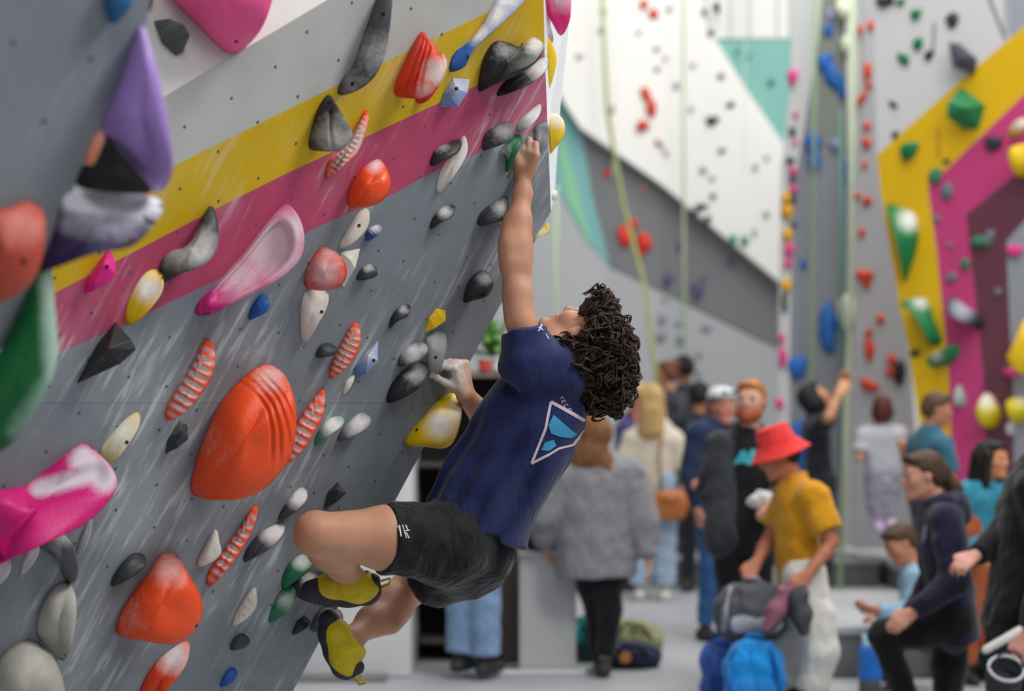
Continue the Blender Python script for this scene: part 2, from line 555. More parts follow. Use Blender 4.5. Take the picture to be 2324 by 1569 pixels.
class Plane:
    def __init__(self, p0, e1, e2):
        self.p0, self.v = V(*p0), unit(e1)
        n = unit(np.cross(e1, e2))
        if n @ (CAMP - self.p0) < 0: n = -n
        self.n = n
        self.v = unit(self.v - (self.v @ n) * n)
        self.u = np.cross(self.v, n)
    def at(self, px, py, g=0.0):
        d = V((px - 1162) / F, 1, -(py - HOR) / F)
        t = ((self.p0 + self.n * g - CAMP) @ self.n) / (d @ self.n)
        return CAMP + d * t
    def uv(self, p):
        q = np.asarray(p) - self.p0
        return np.stack([q @ self.u, q @ self.v], -1)


_Ye = 5.8
_a = P(1250, 480, _Ye); _b = P(665, 1569, _Ye)
_e1 = unit(_a - _b)
_t = math.radians(52)
_e2 = V(-math.cos(_t), -math.sin(_t), 0)
MAIN = Plane(_a, _e1, _e2)
if MAIN.v[2] < 0: MAIN.v = -MAIN.v; MAIN.u = -MAIN.u


def slab(name, plane, poly, mat_, parent=None, thick=0.02, lift=0.0, pts3=None, side_mat=None, gap=0.0):
    """a board cut to an outline, its face lying in the wall plane"""
    if pts3 is None:
        pts3 = [plane.at(x, y, lift) for x, y in poly]
    f = [np.asarray(p) for p in pts3]
    if gap:
        c = sum(f) / len(f)
        f = [p + unit(c - p) * gap for p in f]
    b = [p - plane.n * thick for p in f]
    n = len(f)
    vs = f + b
    fs = [tuple(range(n)), tuple(range(2 * n - 1, n - 1, -1))]
    for i in range(n): fs.append((i, n + i, n + (i + 1) % n, (i + 1) % n))
    o = mesh_obj(name, vs, fs, mat_, parent, smooth=False, uvs=plane.uv(np.array(vs)))
    bm = bmesh.new(); bm.from_mesh(o.data)
    bmesh.ops.triangulate(bm, faces=[q for q in bm.faces if len(q.verts) > 4])
    bmesh.ops.recalc_face_normals(bm, faces=bm.faces)
    bm.to_mesh(o.data); bm.free()
    return o


def struct(name, loc=(0, 0, 0)):
    o = bpy.data.objects.new(name, None); COL.objects.link(o); o.location = Vector(loc)
    o['kind'] = 'structure'
    return o


GREY = '#7c838a'
wl = struct('wall_left', MAIN.at(900, 1200))
YT = [(118, 500), (395, 376), (700, 226), (900, 128), (1182, -8), (1232, -32)]
YB = [(118, 668), (240, 605), (490, 474), (650, 394), (1015, 225), (1236, 122)]
PB = [(133, 801), (282, 738), (388, 685), (560, 603), (716, 517), (892, 441), (981, 391), (1094, 345), (1243, 287)]
gm = wall_mat(GREY, 0.66)
slab('panel', MAIN, [(118, 668), (118, 560), (-260, 560), (-260, 915), (600, 915), (600, 750), (600, 584)] + PB[3::-1][:4], gm, wl, 0.1)
slab('panel', MAIN, [(600, 915), (1016, 915), (1250, 480), (1243, 287)] + PB[::-1][1:5] + [(600, 584)], gm, wl, 0.1, lift=0.0)
slab('panel', MAIN, [(-260, 915.5), (601, 915.5), (1015.5, 915.5), (600, 1690), (-260, 1690)], gm, wl, 0.1, lift=-0.0003)
slab('pink_band', MAIN, YB + [(1243, 287)] + PB[::-1][1:], wall_mat('#b54669', 0.62, chalk='#d9c6d0'), wl, 0.1)
slab('yellow_band', MAIN, YT + [(1236, 122)] + YB[::-1][1:], wall_mat('#cda910', 0.45, chalk='#dcc9a0'), wl, 0.1)
slab('light_band', MAIN, [(118, 370), (380, 216), (735, 5), (910, -99), (1230, -99), (1232, -32)] + YT[::-1][1:], wall_mat('#b9bab6', 0.12, chalk='#e0ddd6'), wl, 0.1)

# upper facet: hinged on the top edge, nearly vertical
A3, B3 = MAIN.at(300, 263), MAIN.at(910, -99)
UP = Plane(A3, B3 - A3, V(-0.10, 0.16, 1.0))
UP.v = V(0, 0, 1); UP.v = unit(UP.v - (UP.v @ UP.n) * UP.n); UP.u = np.cross(UP.v, UP.n)
wu = struct('wall_upper', A3)
slab('panel', UP, [(120, 371), (380, 216), (735, 5), (910, -99), (800, -250), (100, -250)], wall_mat('#d9d8d4', 0.08, chalk='#efeeea'), wu, 0.06, lift=-0.002)

# pale return at the far edge of the boulder wall
RET = Plane(P(1250, 480, 5.8), P(1232, -30, 5.8) - P(1250, 480, 5.8), V(0.30, 0.9, 0))
wr_ = struct('wall_return', P(1250, 480, 5.8))
v = [P(1232.5, -60, 5.8), P(1236, 122, 5.8), P(1243, 287, 5.8), P(1250.5, 480, 5.8), P(1259, 440, 5.95), P(1272, 240, 6.1), P(1292, 50, 6.2), P(1298, -60, 6.2)]
vb = [p + V(-0.06, 0.10, 0) for p in v]
n_ = len(v)
fix_normals(mesh_obj('side_panel', v + vb, [tuple(range(n_)), tuple(range(2 * n_ - 1, n_ - 1, -1))] + [(i, n_ + i, n_ + (i + 1) % n_, (i + 1) % n_) for i in range(n_)],
         mat('#dfe2e4', 0.6, 0.03, bump=0.03), wr_, smooth=False))

# threaded bolt holes sunk in the boards
g = Geo()
r2 = random.Random(3)
for i in range(-6, 22):
    for j in range(-12, 14):
        q = MAIN.p0 + MAIN.u * (-i * 0.135 + (j % 2) * 0.067 + r2.uniform(-.02, .02)) + MAIN.v * (j * 0.115 + r2.uniform(-.02, .02))
        for sgn in (1,):
            w = q - CAMP
            px, py = 1162 + F * w[0] / w[1], HOR - F * w[2] / w[1]
            edge_x = 1250 - (py - 480) * 585 / 1089 if py > 480 else 1245
            if -60 < px < edge_x - 12 and -40 < py < 1600 and (py > 232 - (px - 360) * 0.6):
                n = 8
                vs = [q + MAIN.n * 0.0009 + MAIN.v * 0.0030 * math.cos(6.2832 * k / n) + MAIN.u * 0.0030 * math.sin(6.2832 * k / n) for k in range(n)]
                vs += [q + MAIN.n * 0.0002 + MAIN.v * 0.0045 * math.cos(6.2832 * k / n) + MAIN.u * 0.0045 * math.sin(6.2832 * k / n) for k in range(n)]
                g.add((vs, [tuple(range(n))] + [(k, (k + 1) % n, n + (k + 1) % n, n + k) for k in range(n)]))
o = g.obj('bolt_holes', mat('#55585c', 0.7, 0.1, bump=0), wl, smooth=False); o['kind'] = 'stuff'; fix_normals(o)

# near wall, out of focus
NEAR = Plane(P(330, 60, 3.45), P(330, 60, 3.45) - P(100, 620, 3.5), V(-0.55, -0.83, 0.0))
wn = struct('wall_near', P(150, 300, 3.4))
slab('panel', NEAR, [(352, -60), (330, 62), (285, 170), (228, 300), (175, 410), (98, 600), (40, 760), (-140, 900), (-220, 900), (-220, -60)], wall_mat('#81888f', 0.15), wn, 0.05)
slab('bolt_holes', NEAR, [(26, 92), (34, 92), (34, 104), (26, 104)], mat('#4a4d52', .7, bump=0), wn, 0.001, lift=.0006)
slab('bolt_holes', NEAR, [(202, 128), (210, 128), (210, 140), (202, 140)], mat('#4a4d52', .7, bump=0), wn, 0.001, lift=.0006)
slab('bolt_holes', NEAR, [(96, 270), (105, 270), (105, 282), (96, 282)], mat('#4a4d52', .7, bump=0), wn, 0.001, lift=.0006)

# ------------------------------------------------------------------ hall: floor, back wall, tower, wall on the right
fl = mesh_obj('floor', [(-9, -1.5, 0), (12, -1.5, 0), (12, 27, 0), (-9, 27, 0), (-9, -1.5, -.1), (12, -1.5, -.1), (12, 27, -.1), (-9, 27, -.1)],
              [(0, 1, 2, 3), (4, 7, 6, 5), (0, 4, 5, 1), (2, 6, 7, 3), (1, 5, 6, 2), (0, 3, 7, 4)], mat('#a4a6aa', 0.5, 0.05, 3, bump=0.05), smooth=False)
fl['kind'] = 'structure'
MATTOP = mat('#aeb0b4', 0.5, 0.04, 3, bump=0.04)
MATSIDE = mat('#6d6e70', 0.6, 0.06, 3, bump=0.04)


def crash_mat(name, x0, x1, y0, y1, z0, z1, label, group=None):
    t = thing(name, label, 'crash mat', (0.5 * (x0 + x1), 0.5 * (y0 + y1), z0), group)
    bevel_box('cover', (0.5 * (x0 + x1), 0.5 * (y0 + y1), z1 - 0.03), (x1 - x0, y1 - y0, 0.06), MATTOP, t, 0.02)
    bevel_box('foam_side', (0.5 * (x0 + x1), 0.5 * (y0 + y1), (z0 + z1 - .06) / 2), (x1 - x0 - .03, y1 - y0 - .03, z1 - .061 - z0), MATSIDE, t, 0.015)
    return t


crash_mat('crash_mat', 0.9, 3.0, 16.1, 19.4, 0.0, 0.24, 'low grey crash mat across the floor at the foot of the striped tower')
crash_mat('crash_mat', 1.75, 5.6, 10.9, 12.9, 0.0, 0.29, 'thick grey crash mat with a dark side, behind the kneeling woman in navy')
crash_mat('crash_mat', 3.05, 7.5, 14.0, 19.2, 0.0, 0.22, 'wide grey crash mat under the pink and yellow climbing wall')

BW = 19.6
BACK = Plane(P(1700, 600, BW), V(0, 0, 1), V(1, 0.02, 0))
wb = struct('wall_back', P(1500, 900, BW))
BK = lambda c, **k: mat(c, 0.6, 0.03, 1.2, bump=0.03, **k)
slab('base_panel', BACK, [(900, -500), (2900, -500), (2900, 1265), (900, 1265)], BK('#cfd0d0'), wb, 0.2, lift=-0.3)
slab('lower_panel', BACK, [(1180, 150), (1260, 430), (1385, 607), (1790, 805), (1830, 805), (1830, 1240), (900, 1240), (900, 150)], BK('#aeb0b2'), wb, 0.1, lift=0.0)
slab('grey_band', BACK, [(1318, 298), (1500, 425), (1660, 558), (1790, 660), (1830, 690), (1830, 822), (1790, 803), (1560, 690), (1387, 605), (1345, 450)], BK('#77787b'), wb, 0.1, lift=0.004)
slab('teal_band', BACK, [(1235, 150), (1280, 238), (1318, 298), (1345, 450), (1386, 603), (1335, 548), (1262, 430), (1235, 330)], BK('#79aeb0'), wb, 0.1, lift=0.008)
slab('green_stripe', BACK, [(1262, 300), (1285, 330), (1312, 430), (1345, 560), (1335, 548), (1285, 450)], BK('#86c39a'), wb, 0.01, lift=0.014)
slab('white_panel', BACK, [(1235, -400), (1560, -400), (1605, 60), (1690, 195), (1768, 312), (1830, 400), (1830, 690), (1790, 656), (1660, 550), (1500, 417), (1318, 290), (1280, 232), (1235, 140)], BK('#edebe6'), wb, 0.25, lift=0.16)
slab('teal_panel', BACK, [(1612, 92), (1822, 90), (1822, 420), (1764, 306), (1690, 190)], BK('#79aea6'), wb, 0.1, lift=0.05)
slab('upper_panel', BACK, [(1560, -400), (2900, -400), (2900, 84), (1612, 88)], BK('#d9dad6'), wb, 0.1, lift=0.02)
for x in (1655, 1700, 1762, 1790):
    slab('joint_strip', BACK, [(x, -60), (x + 5, -60), (x + 5, 84), (x, 84)], BK('#b4b6b4'), wb, 0.01, lift=0.028)
slab('trim_strip', BACK, [(1318, 290), (1500, 417), (1660, 550), (1790, 656), (1790, 668), (1660, 560), (1500, 427), (1318, 300)], BK('#a9a6a2'), wb, 0.02, lift=0.02)
for x in (1392, 1548, 1690):
    slab('seam', BACK, [(x, -300), (x + 2.2, -300), (x + 2.2, 400), (x, 400)], BK('#d9d8d2'), wb, 0.004, lift=0.163)

# tower with ropes in front of it
TW = 16.2
TOW = Plane(P(1860, 600, TW), V(0, 0, 1), V(1, -0.12, 0))
wt = struct('wall_tower', P(1880, 1200, TW))
slab('side_panel', TOW, [(1800, -300), (1890, -300), (1858, 90), (1830, 260), (1802, 430), (1795, 660), (1788, 1240), (1765, 1240), (1768, 700), (1772, 380), (1795, 200)], BK('#c4c6c6'), wt, 0.15, lift=0.02)
slab('front_panel', TOW, [(1860, -300), (1960, -300), (1960, 1240), (1780, 1240), (1786, 660), (1798, 430), (1830, 250), (1856, 90)], BK('#868a92'), wt, 0.3)
slab('olive_strip', TOW, [(1872, -300), (1925, -300), (1925, 330), (1855, 330), (1860, 120)], BK('#82867f'), wt, 0.01, lift=0.006)
slab('corner_post', TOW, [(1912, -300), (1990, -300), (1975, 200), (1948, 420), (1945, 1240), (1915, 1240), (1925, 420)], BK('#cfd2cc'), wt, 0.1, lift=0.06)
slab('right_panel', TOW, [(1948, -300), (1998, -300), (1990, 100), (1990, 340), (1998, 430), (2068, 830), (2092, 1245), (1935, 1245), (1940, 420), (1962, 200)], BK('#b3b4b9'), wt, 0.12, lift=0.11)
slab('side_panel', TOW, [(1775, 1110), (1795, 1110), (1795, 1245), (1775, 1245)], BK('#a9adac'), wt, 0.1)

# wall on the right with painted bands, leaning over
RW = Plane(P(2000, 700, 14.6), V(0.012, -0.05, 1), V(1, -1.15, 0))
wri = struct('wall_right', P(2150, 1000, 13.5))
slab('white_panel', RW, [(1986, -300), (2500, -300), (2500, -130), (2335, 52), (2200, 165), (1990, 352), (1984, 120)], BK('#dcdcdc'), wri, 0.2)
slab('yellow_band', RW, [(1990, 352), (2200, 165), (2335, 52), (2500, -130), (2500, 30), (2335, 205), (2106, 425), (2125, 560), (2152, 830), (2168, 1240), (2098, 1240), (2090, 990), (2062, 790), (2040, 690), (1998, 430)], BK('#ecbd12'), wri, 0.2)
slab('pink_band', RW, [(2106, 425), (2335, 205), (2500, 30), (2500, 230), (2335, 372), (2192, 488), (2210, 640), (2232, 850), (2245, 1240), (2168, 1240), (2152, 830), (2125, 560)], BK('#cf4580'), wri, 0.2)
slab('maroon_band', RW, [(2192, 488), (2335, 372), (2500, 230), (2500, 330), (2335, 490), (2284, 548), (2290, 700), (2300, 900), (2302, 1240), (2245, 1240), (2232, 850), (2210, 640)], BK('#6d3d4c'), wri, 0.2)
slab('grey_panel', RW, [(2284, 548), (2335, 490), (2500, 330), (2600, 1240), (2302, 1240), (2300, 900), (2290, 700)], BK('#9fa2ab'), wri, 0.2)
slab('corner_strip', RW, [(2281, -300), (2284, -300), (2284, 60), (2281, 90)], BK('#a4a8b4'), wri, 0.01, lift=0.01)
slab('grey_panel', RW, [(2284, -300), (2500, -300), (2500, -90), (2335, 46), (2290, 84)], BK('#a9acb6'), wri, 0.01, lift=0.005)
slab('seam', RW, [(2240, -10), (2247, -10), (2284, 84), (2279, 88)], BK('#8f9092'), wri, 0.01, lift=0.008)
slab('seam', RW, [(2118, 50), (2124, 50), (2120, 110), (2114, 110)], BK('#a09c96'), wri, 0.01, lift=0.008)
slab('seam', RW, [(2126, 290), (2132, 290), (2133, 350), (2126, 350)], BK('#c79a28'), wri, 0.01, lift=0.008)

# low white block at the foot of the boulder wall, grey plinth
WP = mat('#d2d3d4', 0.6, 0.03, 2, bump=0.03)
a, b = P(560, 1546, 10.8), P(932, 1530, 10.9)
o = bevel_box('trim_1', (0.5 * (a[0] + b[0]), 11.4, 0.62), (b[0] - a[0], 1.0, 1.24), WP, None, 0.02); o['kind'] = 'structure'
a, b = P(440, 1548, 10.7), P(875, 1548, 10.7)
o = bevel_box('trim_2', (0.5 * (a[0] + b[0]), 10.84, 0.014), (b[0] - a[0], 0.2, 0.028), mat('#77797b', .6, bump=0), None, 0.005); o['kind'] = 'structure'
# ------------------------------------------------------------------ climbing holds
def spline(poly, n):
    """closed Catmull-Rom through the outline, resampled to n points"""
    p = np.array(poly, float); m = len(p); out = []
    for i in range(m):
        a, b, c, d = p[i - 1], p[i], p[(i + 1) % m], p[(i + 2) % m]
        for t in np.linspace(0, 1, 9)[:-1]:
            out.append(0.5 * ((2 * b) + (c - a) * t + (2 * a - 5 * b + 4 * c - d) * t * t + (3 * b - a - 3 * c + d) * t ** 3))
    out = np.array(out)
    L = np.r_[0, np.cumsum(np.linalg.norm(np.roll(out, -1, 0) - out, axis=1))]
    s = np.linspace(0, L[-1], n + 1)[:-1]
    oc = np.vstack([out, out[:1]])
    return np.stack([np.interp(s, L, oc[:, k]) for k in (0, 1)], 1)


def march(pts, poly, d):
    """distance from each point to where it leaves the outline, going along d"""
    A = poly; B = np.roll(poly, -1, 0); E = B - A
    out = np.zeros(len(pts))
    nrm = V(-d[1], d[0])
    for i, p in enumerate(pts):
        den = E @ nrm
        t = ((p - A) @ nrm) / np.where(abs(den) < 1e-9, 1e-9, den)
        ok = (t >= 0) & (t < 1)
        x = ((A + E * t[:, None]) - p) @ d
        x = np.sort(x[ok & (x > 1.0)])
        if len(x) == 0: continue
        # inside only when an odd number of crossings lie ahead
        out[i] = x[0] if len(x) % 2 == 1 else 0.0
    return out


BOLT = mat('#2b2c2e', 0.35, 0.1, metal=0.8, bump=0)


def hold(label, col, poly, h=0.08, bulge=0.5, plane=None, chalk=None, ribs=None, facet=None, dirn=(0.8, -0.6), bolt=None,
         name='climbing_hold', lo=0.12, n=34, rough=0.5, chalkcol='#e6e2e0', scoop=None, group=None, cat='climbing hold', amount=1.0, base=0.0, K=14, hollow=None, arcs=None, crease=None):
    """a moulded hold: its lip stands off the wall on the side that faces the hall and meets it on the other, with a domed (or scooped) face"""
    plane = plane or MAIN
    poly_s = np.array(poly, float) if facet else spline(poly, n)
    m = len(poly_s)
    cen = poly_s.mean(0)
    c0 = plane.at(cen[0], cen[1]); c1 = c0 + plane.n * 0.02
    w0, w1 = c0 - CAMP, c1 - CAMP
    sv = V(F * w1[0] / w1[1] - F * w0[0] / w0[1], -F * w1[2] / w1[1] + F * w0[2] / w0[1]) / 0.02
    sm = np.linalg.norm(sv); sd = sv / sm                 # pixels per metre off the wall, and which way
    back = march(poly_s, poly_s, -sd) / sm
    if facet is None:
        back = (back + np.roll(back, 1) + np.roll(back, -1)) / 3 * np.minimum(1, back / 0.004)
    g = 1 / (1 / (h * 0.95) ** 2 + 1 / np.maximum(back * 0.96, 1e-4) ** 2) ** 0.5
    if facet is None:
        for _ in range(3): g = np.minimum((np.roll(g, 1) + 2 * g + np.roll(g, -1)) / 4, back * 1.15 + 0.004)
    g = np.maximum(g, 0.0015)
    dd_ = poly_s - cen; C_ = np.cov(dd_.T); wid_px = 2 * np.abs(dd_ @ np.linalg.eigh(C_)[1][:, 0]).max()
    width = wid_px * w0[1] / F
    rim = np.array([plane.at(x, y, gg) for (x, y), gg in zip(poly_s, g)])
    foot = rim - plane.n * g[:, None] * 0.999
    foot = foot + (foot.mean(0) - foot) * 0.04
    if facet:
        # facet = list of (px, py, height factor) inner vertices joined to the rim by a convex-hull style fan
        inner = []
        for x, y, q in facet:
            p_ = plane.at(x, y, g.mean()); inner.append(p_ + unit(CAMP - p_) * width * 0.34 * q)
        bm = bmesh.new()
        for p in list(rim) + list(foot) + inner: bm.verts.new(p)
        r = bmesh.ops.convex_hull(bm, input=bm.verts)
        bmesh.ops.delete(bm, geom=[x for x in r['geom_interior'] if isinstance(x, bmesh.types.BMVert)], context='VERTS')
        bmesh.ops.recalc_face_normals(bm, faces=bm.faces)
        bmesh.ops.bevel(bm, geom=list(bm.edges), offset=0.0025, segments=1, affect='EDGES', clamp_overlap=True)
        vs = np.array([v.co[:] for v in bm.verts]); fs = [[v.index for v in f.verts] for f in bm.faces]
        bm.verts.index_update()
        fs = [[v.index for v in f.verts] for f in bm.faces]
        bm.free()
        ch = np.zeros(len(vs))
        smooth = False
    else:
        apex = plane.at(cen[0], cen[1], 0)
        apex = apex + plane.n * (g.mean())
        # keep the middle of the face where the outline's middle is seen
        apex = plane.at(cen[0], cen[1], g.mean())
        rings = []; ribl = []
        B = bulge * h * 1.5
        ang = math.atan2(-(poly_s - cen)[:, 1].std(), (poly_s - cen)[:, 0].std())
        C = np.cov((poly_s - cen).T); w, e = np.linalg.eigh(C); major = e[:, 1]
        if major[0] < 0: major = -major
        smax = np.abs((poly_s - cen) @ major).max()
        for k in range(K):
            r = 1 - (k / K) ** 1.25
            rh = (rim - apex) @ plane.n
            rings.append(apex + (rim - apex) * r + plane.n[None] * (rh * (r ** 1.8 - r))[:, None] * 0.8)
        G3 = np.array(rings)
        for it in range(int(K * 1.6)):
            c_ = G3[-1].mean(0)
            up = np.concatenate([G3[1:], np.broadcast_to(c_, (1, m, 3))])
            av = (np.roll(G3, 1, 1) + np.roll(G3, -1, 1)) * 0.25
            av[1:] += (G3[:-1][:] + up[1:]) * 0.25
            G3[1:] = G3[1:] * 0.35 + av[1:] * 0.65
        # inflate towards the hall (or press a hollow into it)
        B = bulge * width * 1.05
        for k in range(K):
            r = 1 - (k / K) ** 1.25
            q = cen + (poly_s - cen) * r
            if hollow:
                x_ = 1 - r
                a_ = 0.10 * width * math.sin(min(1, x_ / 0.28) * math.pi) - hollow * width * min(1, max(0, (x_ - 0.12) / 0.5)) ** 0.8
                add = np.full(m, a_)
            else:
                add = np.full(m, B * math.sqrt(max(0, 1 - r ** 2.2)))
            if ribs:
                nr, amp, s0, s1 = ribs
                s = ((q - cen) @ major) / smax
                win = np.clip((s - s0) / 0.08, 0, 1) * np.clip((s1 - s) / 0.08, 0, 1)
                add = add + amp * 0.45 * width * win * np.sin(2 * math.pi * nr * s) * min(1, (1 - r) * 3.0)
            if arcs:
                cx_, cy_, rad, aw, ad_ = arcs
                dist = np.hypot(q[:, 0] - cx_, (q[:, 1] - cy_) * 0.85)
                sec = np.clip(((q - np.array([cx_, cy_])) @ V(0.62, -0.78)) / (dist + 1e-6) * 3 - 0.6, 0, 1)
                for ra in rad: add = add - ad_ * sec * np.exp(-((dist - ra) / aw) ** 2)
            for cr in (crease or []):
                (x1, y1), (x2, y2), cw, cd = cr
                a2, b2_ = V(x1, y1), V(x2, y2); t_ = np.clip(((q - a2) @ (b2_ - a2)) / ((b2_ - a2) @ (b2_ - a2)), 0, 1)
                dl = np.linalg.norm(q - (a2 + t_[:, None] * (b2_ - a2)), axis=1)
                add = add - cd * np.exp(-(dl / cw) ** 2)
            vd = CAMP - G3[k]; vd /= np.linalg.norm(vd, axis=1)[:, None]
            G3[k] = G3[k] + vd * add[:, None]
        rings = list(G3)
        vs = np.vstack([foot] + rings + [np.array([rings[-1].mean(0)])])
        fs = []
        for k in range(K):
            for i in range(m):
                j = (i + 1) % m
                fs.append((k * m + i, k * m + j, (k + 1) * m + j, (k + 1) * m + i))
        top = (K + 1) * m
        for i in range(m): fs.append((K * m + i, K * m + (i + 1) % m, top))
        smooth = True
        ch = np.zeros(len(vs))
    # chalk by pixel spots: (x, y, radius, strength); 'rim' strengths
    W = vs - CAMP
    pix = np.stack([1162 + F * W[:, 0] / W[:, 1], HOR - F * W[:, 2] / W[:, 1]], 1)
    for c in (chalk or []):
        if len(c) == 6:
            a_, b_ = V(c[0], c[1]), V(c[2], c[3]); t_ = np.clip(((pix - a_) @ (b_ - a_)) / ((b_ - a_) @ (b_ - a_)), 0, 1)
            dd = np.linalg.norm(pix - (a_ + t_[:, None] * (b_ - a_)), axis=1) / c[4]; st = c[5]
        else:
            dd = np.linalg.norm(pix - np.array(c[:2]), axis=1) / c[2]; st = c[3]
        ch = np.maximum(ch, st * np.clip(1.35 - dd, 0, 1))
    if ribs and len(ribs) == 4 and ribs[0] < 0: pass
    if scoop:
        # bands of rubbed-in chalk between the ribs
        nb, wid = scoop
        s = ((pix - cen) @ major) / smax; tt = np.abs((pix - cen) @ V(-major[1], major[0])) / (np.abs((poly_s - cen) @ V(-major[1], major[0])).max() + 1e-9)
        ch = np.maximum(ch, wid * (0.5 - 0.5 * np.sin(2 * math.pi * nb * s)) * np.clip(1.25 - tt * 1.3, 0, 1) * np.clip(1.6 - abs(s) * 1.6, 0, 1))
    ch *= amount
    loc = foot.mean(0)
    root = mesh_obj(name, vs - loc, fs, chalk_mat(col, rough, chalkcol), None, smooth=smooth, attrs={'chalk': ch})
    root.location = Vector(loc)
    tag(root, label, cat, group)
    fix_normals(root)
    if bolt:
        for bx, by in ([bolt] if not isinstance(bolt, list) else bolt):
            gg = h * 0.5
            w = V((bx - 1162) / F, 1, -(by - HOR) / F)
            bv = BVHTree.FromPolygons([Vector(x) for x in vs], [list(f) for f in fs])
            hit = bv.ray_cast(Vector(CAMP), Vector(w).normalized())
            if hit[0] is None: continue
            c = np.array(hit[0]); nn = np.array(hit[1]); nn = nn if nn @ (CAMP - c) > 0 else -nn
            a = unit(np.cross(nn, V(0, 0, 1))); b2 = np.cross(nn, a)
            rr = 0.0045
            v2 = [c + nn * 0.0018 + rr * (a * math.cos(k * .785) + b2 * math.sin(k * .785)) for k in range(8)]
            v2 += [c - nn * 0.006 + rr * 1.2 * (a * math.cos(k * .785) + b2 * math.sin(k * .785)) for k in range(8)]
            fix_normals(mesh_obj('bolt', v2, [tuple(range(8)), tuple(range(15, 7, -1))] + [(k, (k + 1) % 8, 8 + (k + 1) % 8, 8 + k) for k in range(8)], BOLT, root, smooth=False))
    return root


DK = '#3c3e42'; ORG = '#ee4f1e'; MAG = '#d91c78'; YEL = '#e3c312'; WHT = '#d9d4c8'; BLU = '#1f5aa8'; GRN = '#0c7a3a'; SPI = '#ee5028'

# big volumes and large holds
hold('huge orange rounded climbing volume with curved ridges across its upper side', ORG,
     [(600, 826), (640, 843), (664, 890), (673, 950), (662, 1030), (622, 1090), (570, 1126), (505, 1137), (437, 1122), (441, 1060), (465, 990), (500, 915), (550, 858)],
     0.26, 0.34, name='climbing_volume', chalk=[(615, 855, 40, .5), (470, 1000, 60, .12)], n=110, K=46, rough=0.42, arcs=(500, 1010, [130, 146, 162, 176], 3.6, 0.009))
hold('orange dome shaped climbing volume low on the wall above the red and white hold', ORG,
     [(368, 1258), (403, 1260), (430, 1308), (455, 1352), (459, 1398), (436, 1440), (392, 1463), (330, 1456), (266, 1441), (270, 1402), (298, 1350), (336, 1300)],
     0.2, 0.3, name='climbing_volume', chalk=[(385, 1290, 45, .45), (300, 1400, 40, .2)], bolt=[(446, 1421)], n=56, rough=0.42)
hold('large pale pink scooped hold rubbed white with chalk, below the pink band', '#cc2f80',
     [(612, 500), (640, 468), (654, 462), (678, 492), (691, 540), (680, 590), (640, 630), (580, 664), (520, 694), (478, 714), (444, 714), (452, 684), (500, 636), (556, 572)],
     0.17, 0.3, name='climbing_volume', chalk=[(615, 560, 90, 1.0), (540, 625, 62, .85), (660, 520, 50, .9)], n=80, K=24, hollow=.16, dirn=(0.95, -0.3), chalkcol='#d8c4cc')
hold('magenta volume with a chalky white hollow at the lower left edge of the wall', '#d61679',
     [(-60, 1120), (20, 1112), (100, 1068), (160, 1024), (192, 1006), (236, 1040), (264, 1082), (258, 1122), (200, 1186), (120, 1226), (40, 1262), (-60, 1290)],
     0.24, 0.2, name='climbing_volume', chalk=[(190, 1045, 235, 1085, 34, 1.2), (90, 1108, 200, 1080, 22, 1.1)], n=80, K=24, crease=[((60, 1118), (225, 1075), 34, .05)], chalkcol='#d8d2da', dirn=(1, -0.2))
hold('big hot pink volume hanging down from the white upper facet', '#ff5a9c',
     [(360, -90), (384, -10), (450, 60), (505, 114), (527, 123), (552, 112), (592, 68), (618, 0), (628, -90)], 0.22, 0.35, plane=UP, name='climbing_volume', n=48, bolt=(536, 94), rough=0.4, dirn=(0.9, 0.2))
hold('dark grey textured hold on the white upper facet beside the pink volume', '#4b4c50',
     [(349, 47), (384, 42), (418, 56), (432, 80), (416, 118), (400, 127), (368, 98)], 0.07, 0.3, plane=UP, facet=[(375, 70, 1.1), (405, 95, 1.0)], bolt=(408, 58))
hold('tall dark grey wave shaped hold crossing the light and yellow bands', '#45464a',
     [(868, -30), (890, -30), (889, 20), (884, 70), (874, 125), (852, 172), (815, 204), (769, 217), (772, 190), (800, 150), (816, 105), (836, 50)], 0.13, 0.3, n=48, bolt=[(870, 32), (800, 190)], chalk=[(852, 120, 50, .35), (800, 190, 35, .25)], name='climbing_volume', dirn=(0.9, -0.45))
hold('dark grey shark fin hold with a seam line down its chalky face', '#232428',
     [(745, 215), (762, 236), (785, 272), (801, 308), (788, 328), (764, 343), (725, 343), (701, 335), (706, 296), (722, 246)], 0.12, 0.2, chalk=[(760, 310, 48, .55), (785, 310, 30, .5)], n=64, K=22, bolt=(748, 232), crease=[((748, 250), (758, 342), 4, .012)])
hold('ribbed red shell hold on the yellow band', '#d9341c',
     [(959, 72), (976, 92), (996, 120), (1008, 152), (1003, 184), (985, 206), (960, 222), (935, 224), (897, 216), (899, 186), (920, 140), (943, 92)], 0.13, 0.3, chalk=[(992, 165, 34, .8), (968, 205, 26, .5)], n=90, K=30, crease=[((958, 80), (912, 205), 4, .008), ((966, 90), (936, 212), 4, .008), ((975, 105), (955, 214), 4, .008)])
hold('red and white lump just behind the ribbed red shell hold', '#cf2f20',
     [(1000, 118), (1014, 138), (1010, 168), (990, 205), (972, 228), (950, 236), (944, 220), (975, 190), (995, 150)], 0.06, 0.3, chalk=[(1002, 150, 30, .8)], base=0.0)
hold('long straight blue edge hold with a chalk covered top running off the frame', BLU,
     [(1150, -40), (1215, -60), (1190, 2), (1150, 44), (1108, 82), (1072, 112), (1056, 150), (1020, 163), (1030, 122), (1062, 98), (1100, 48)], 0.08, 0.15, chalk=[(1120, 30, 42, .95), (1085, 70, 32, .95), (1150, -10, 50, .9)], dirn=(0.7, 0.5), n=48, chalkcol='#e9e6df')
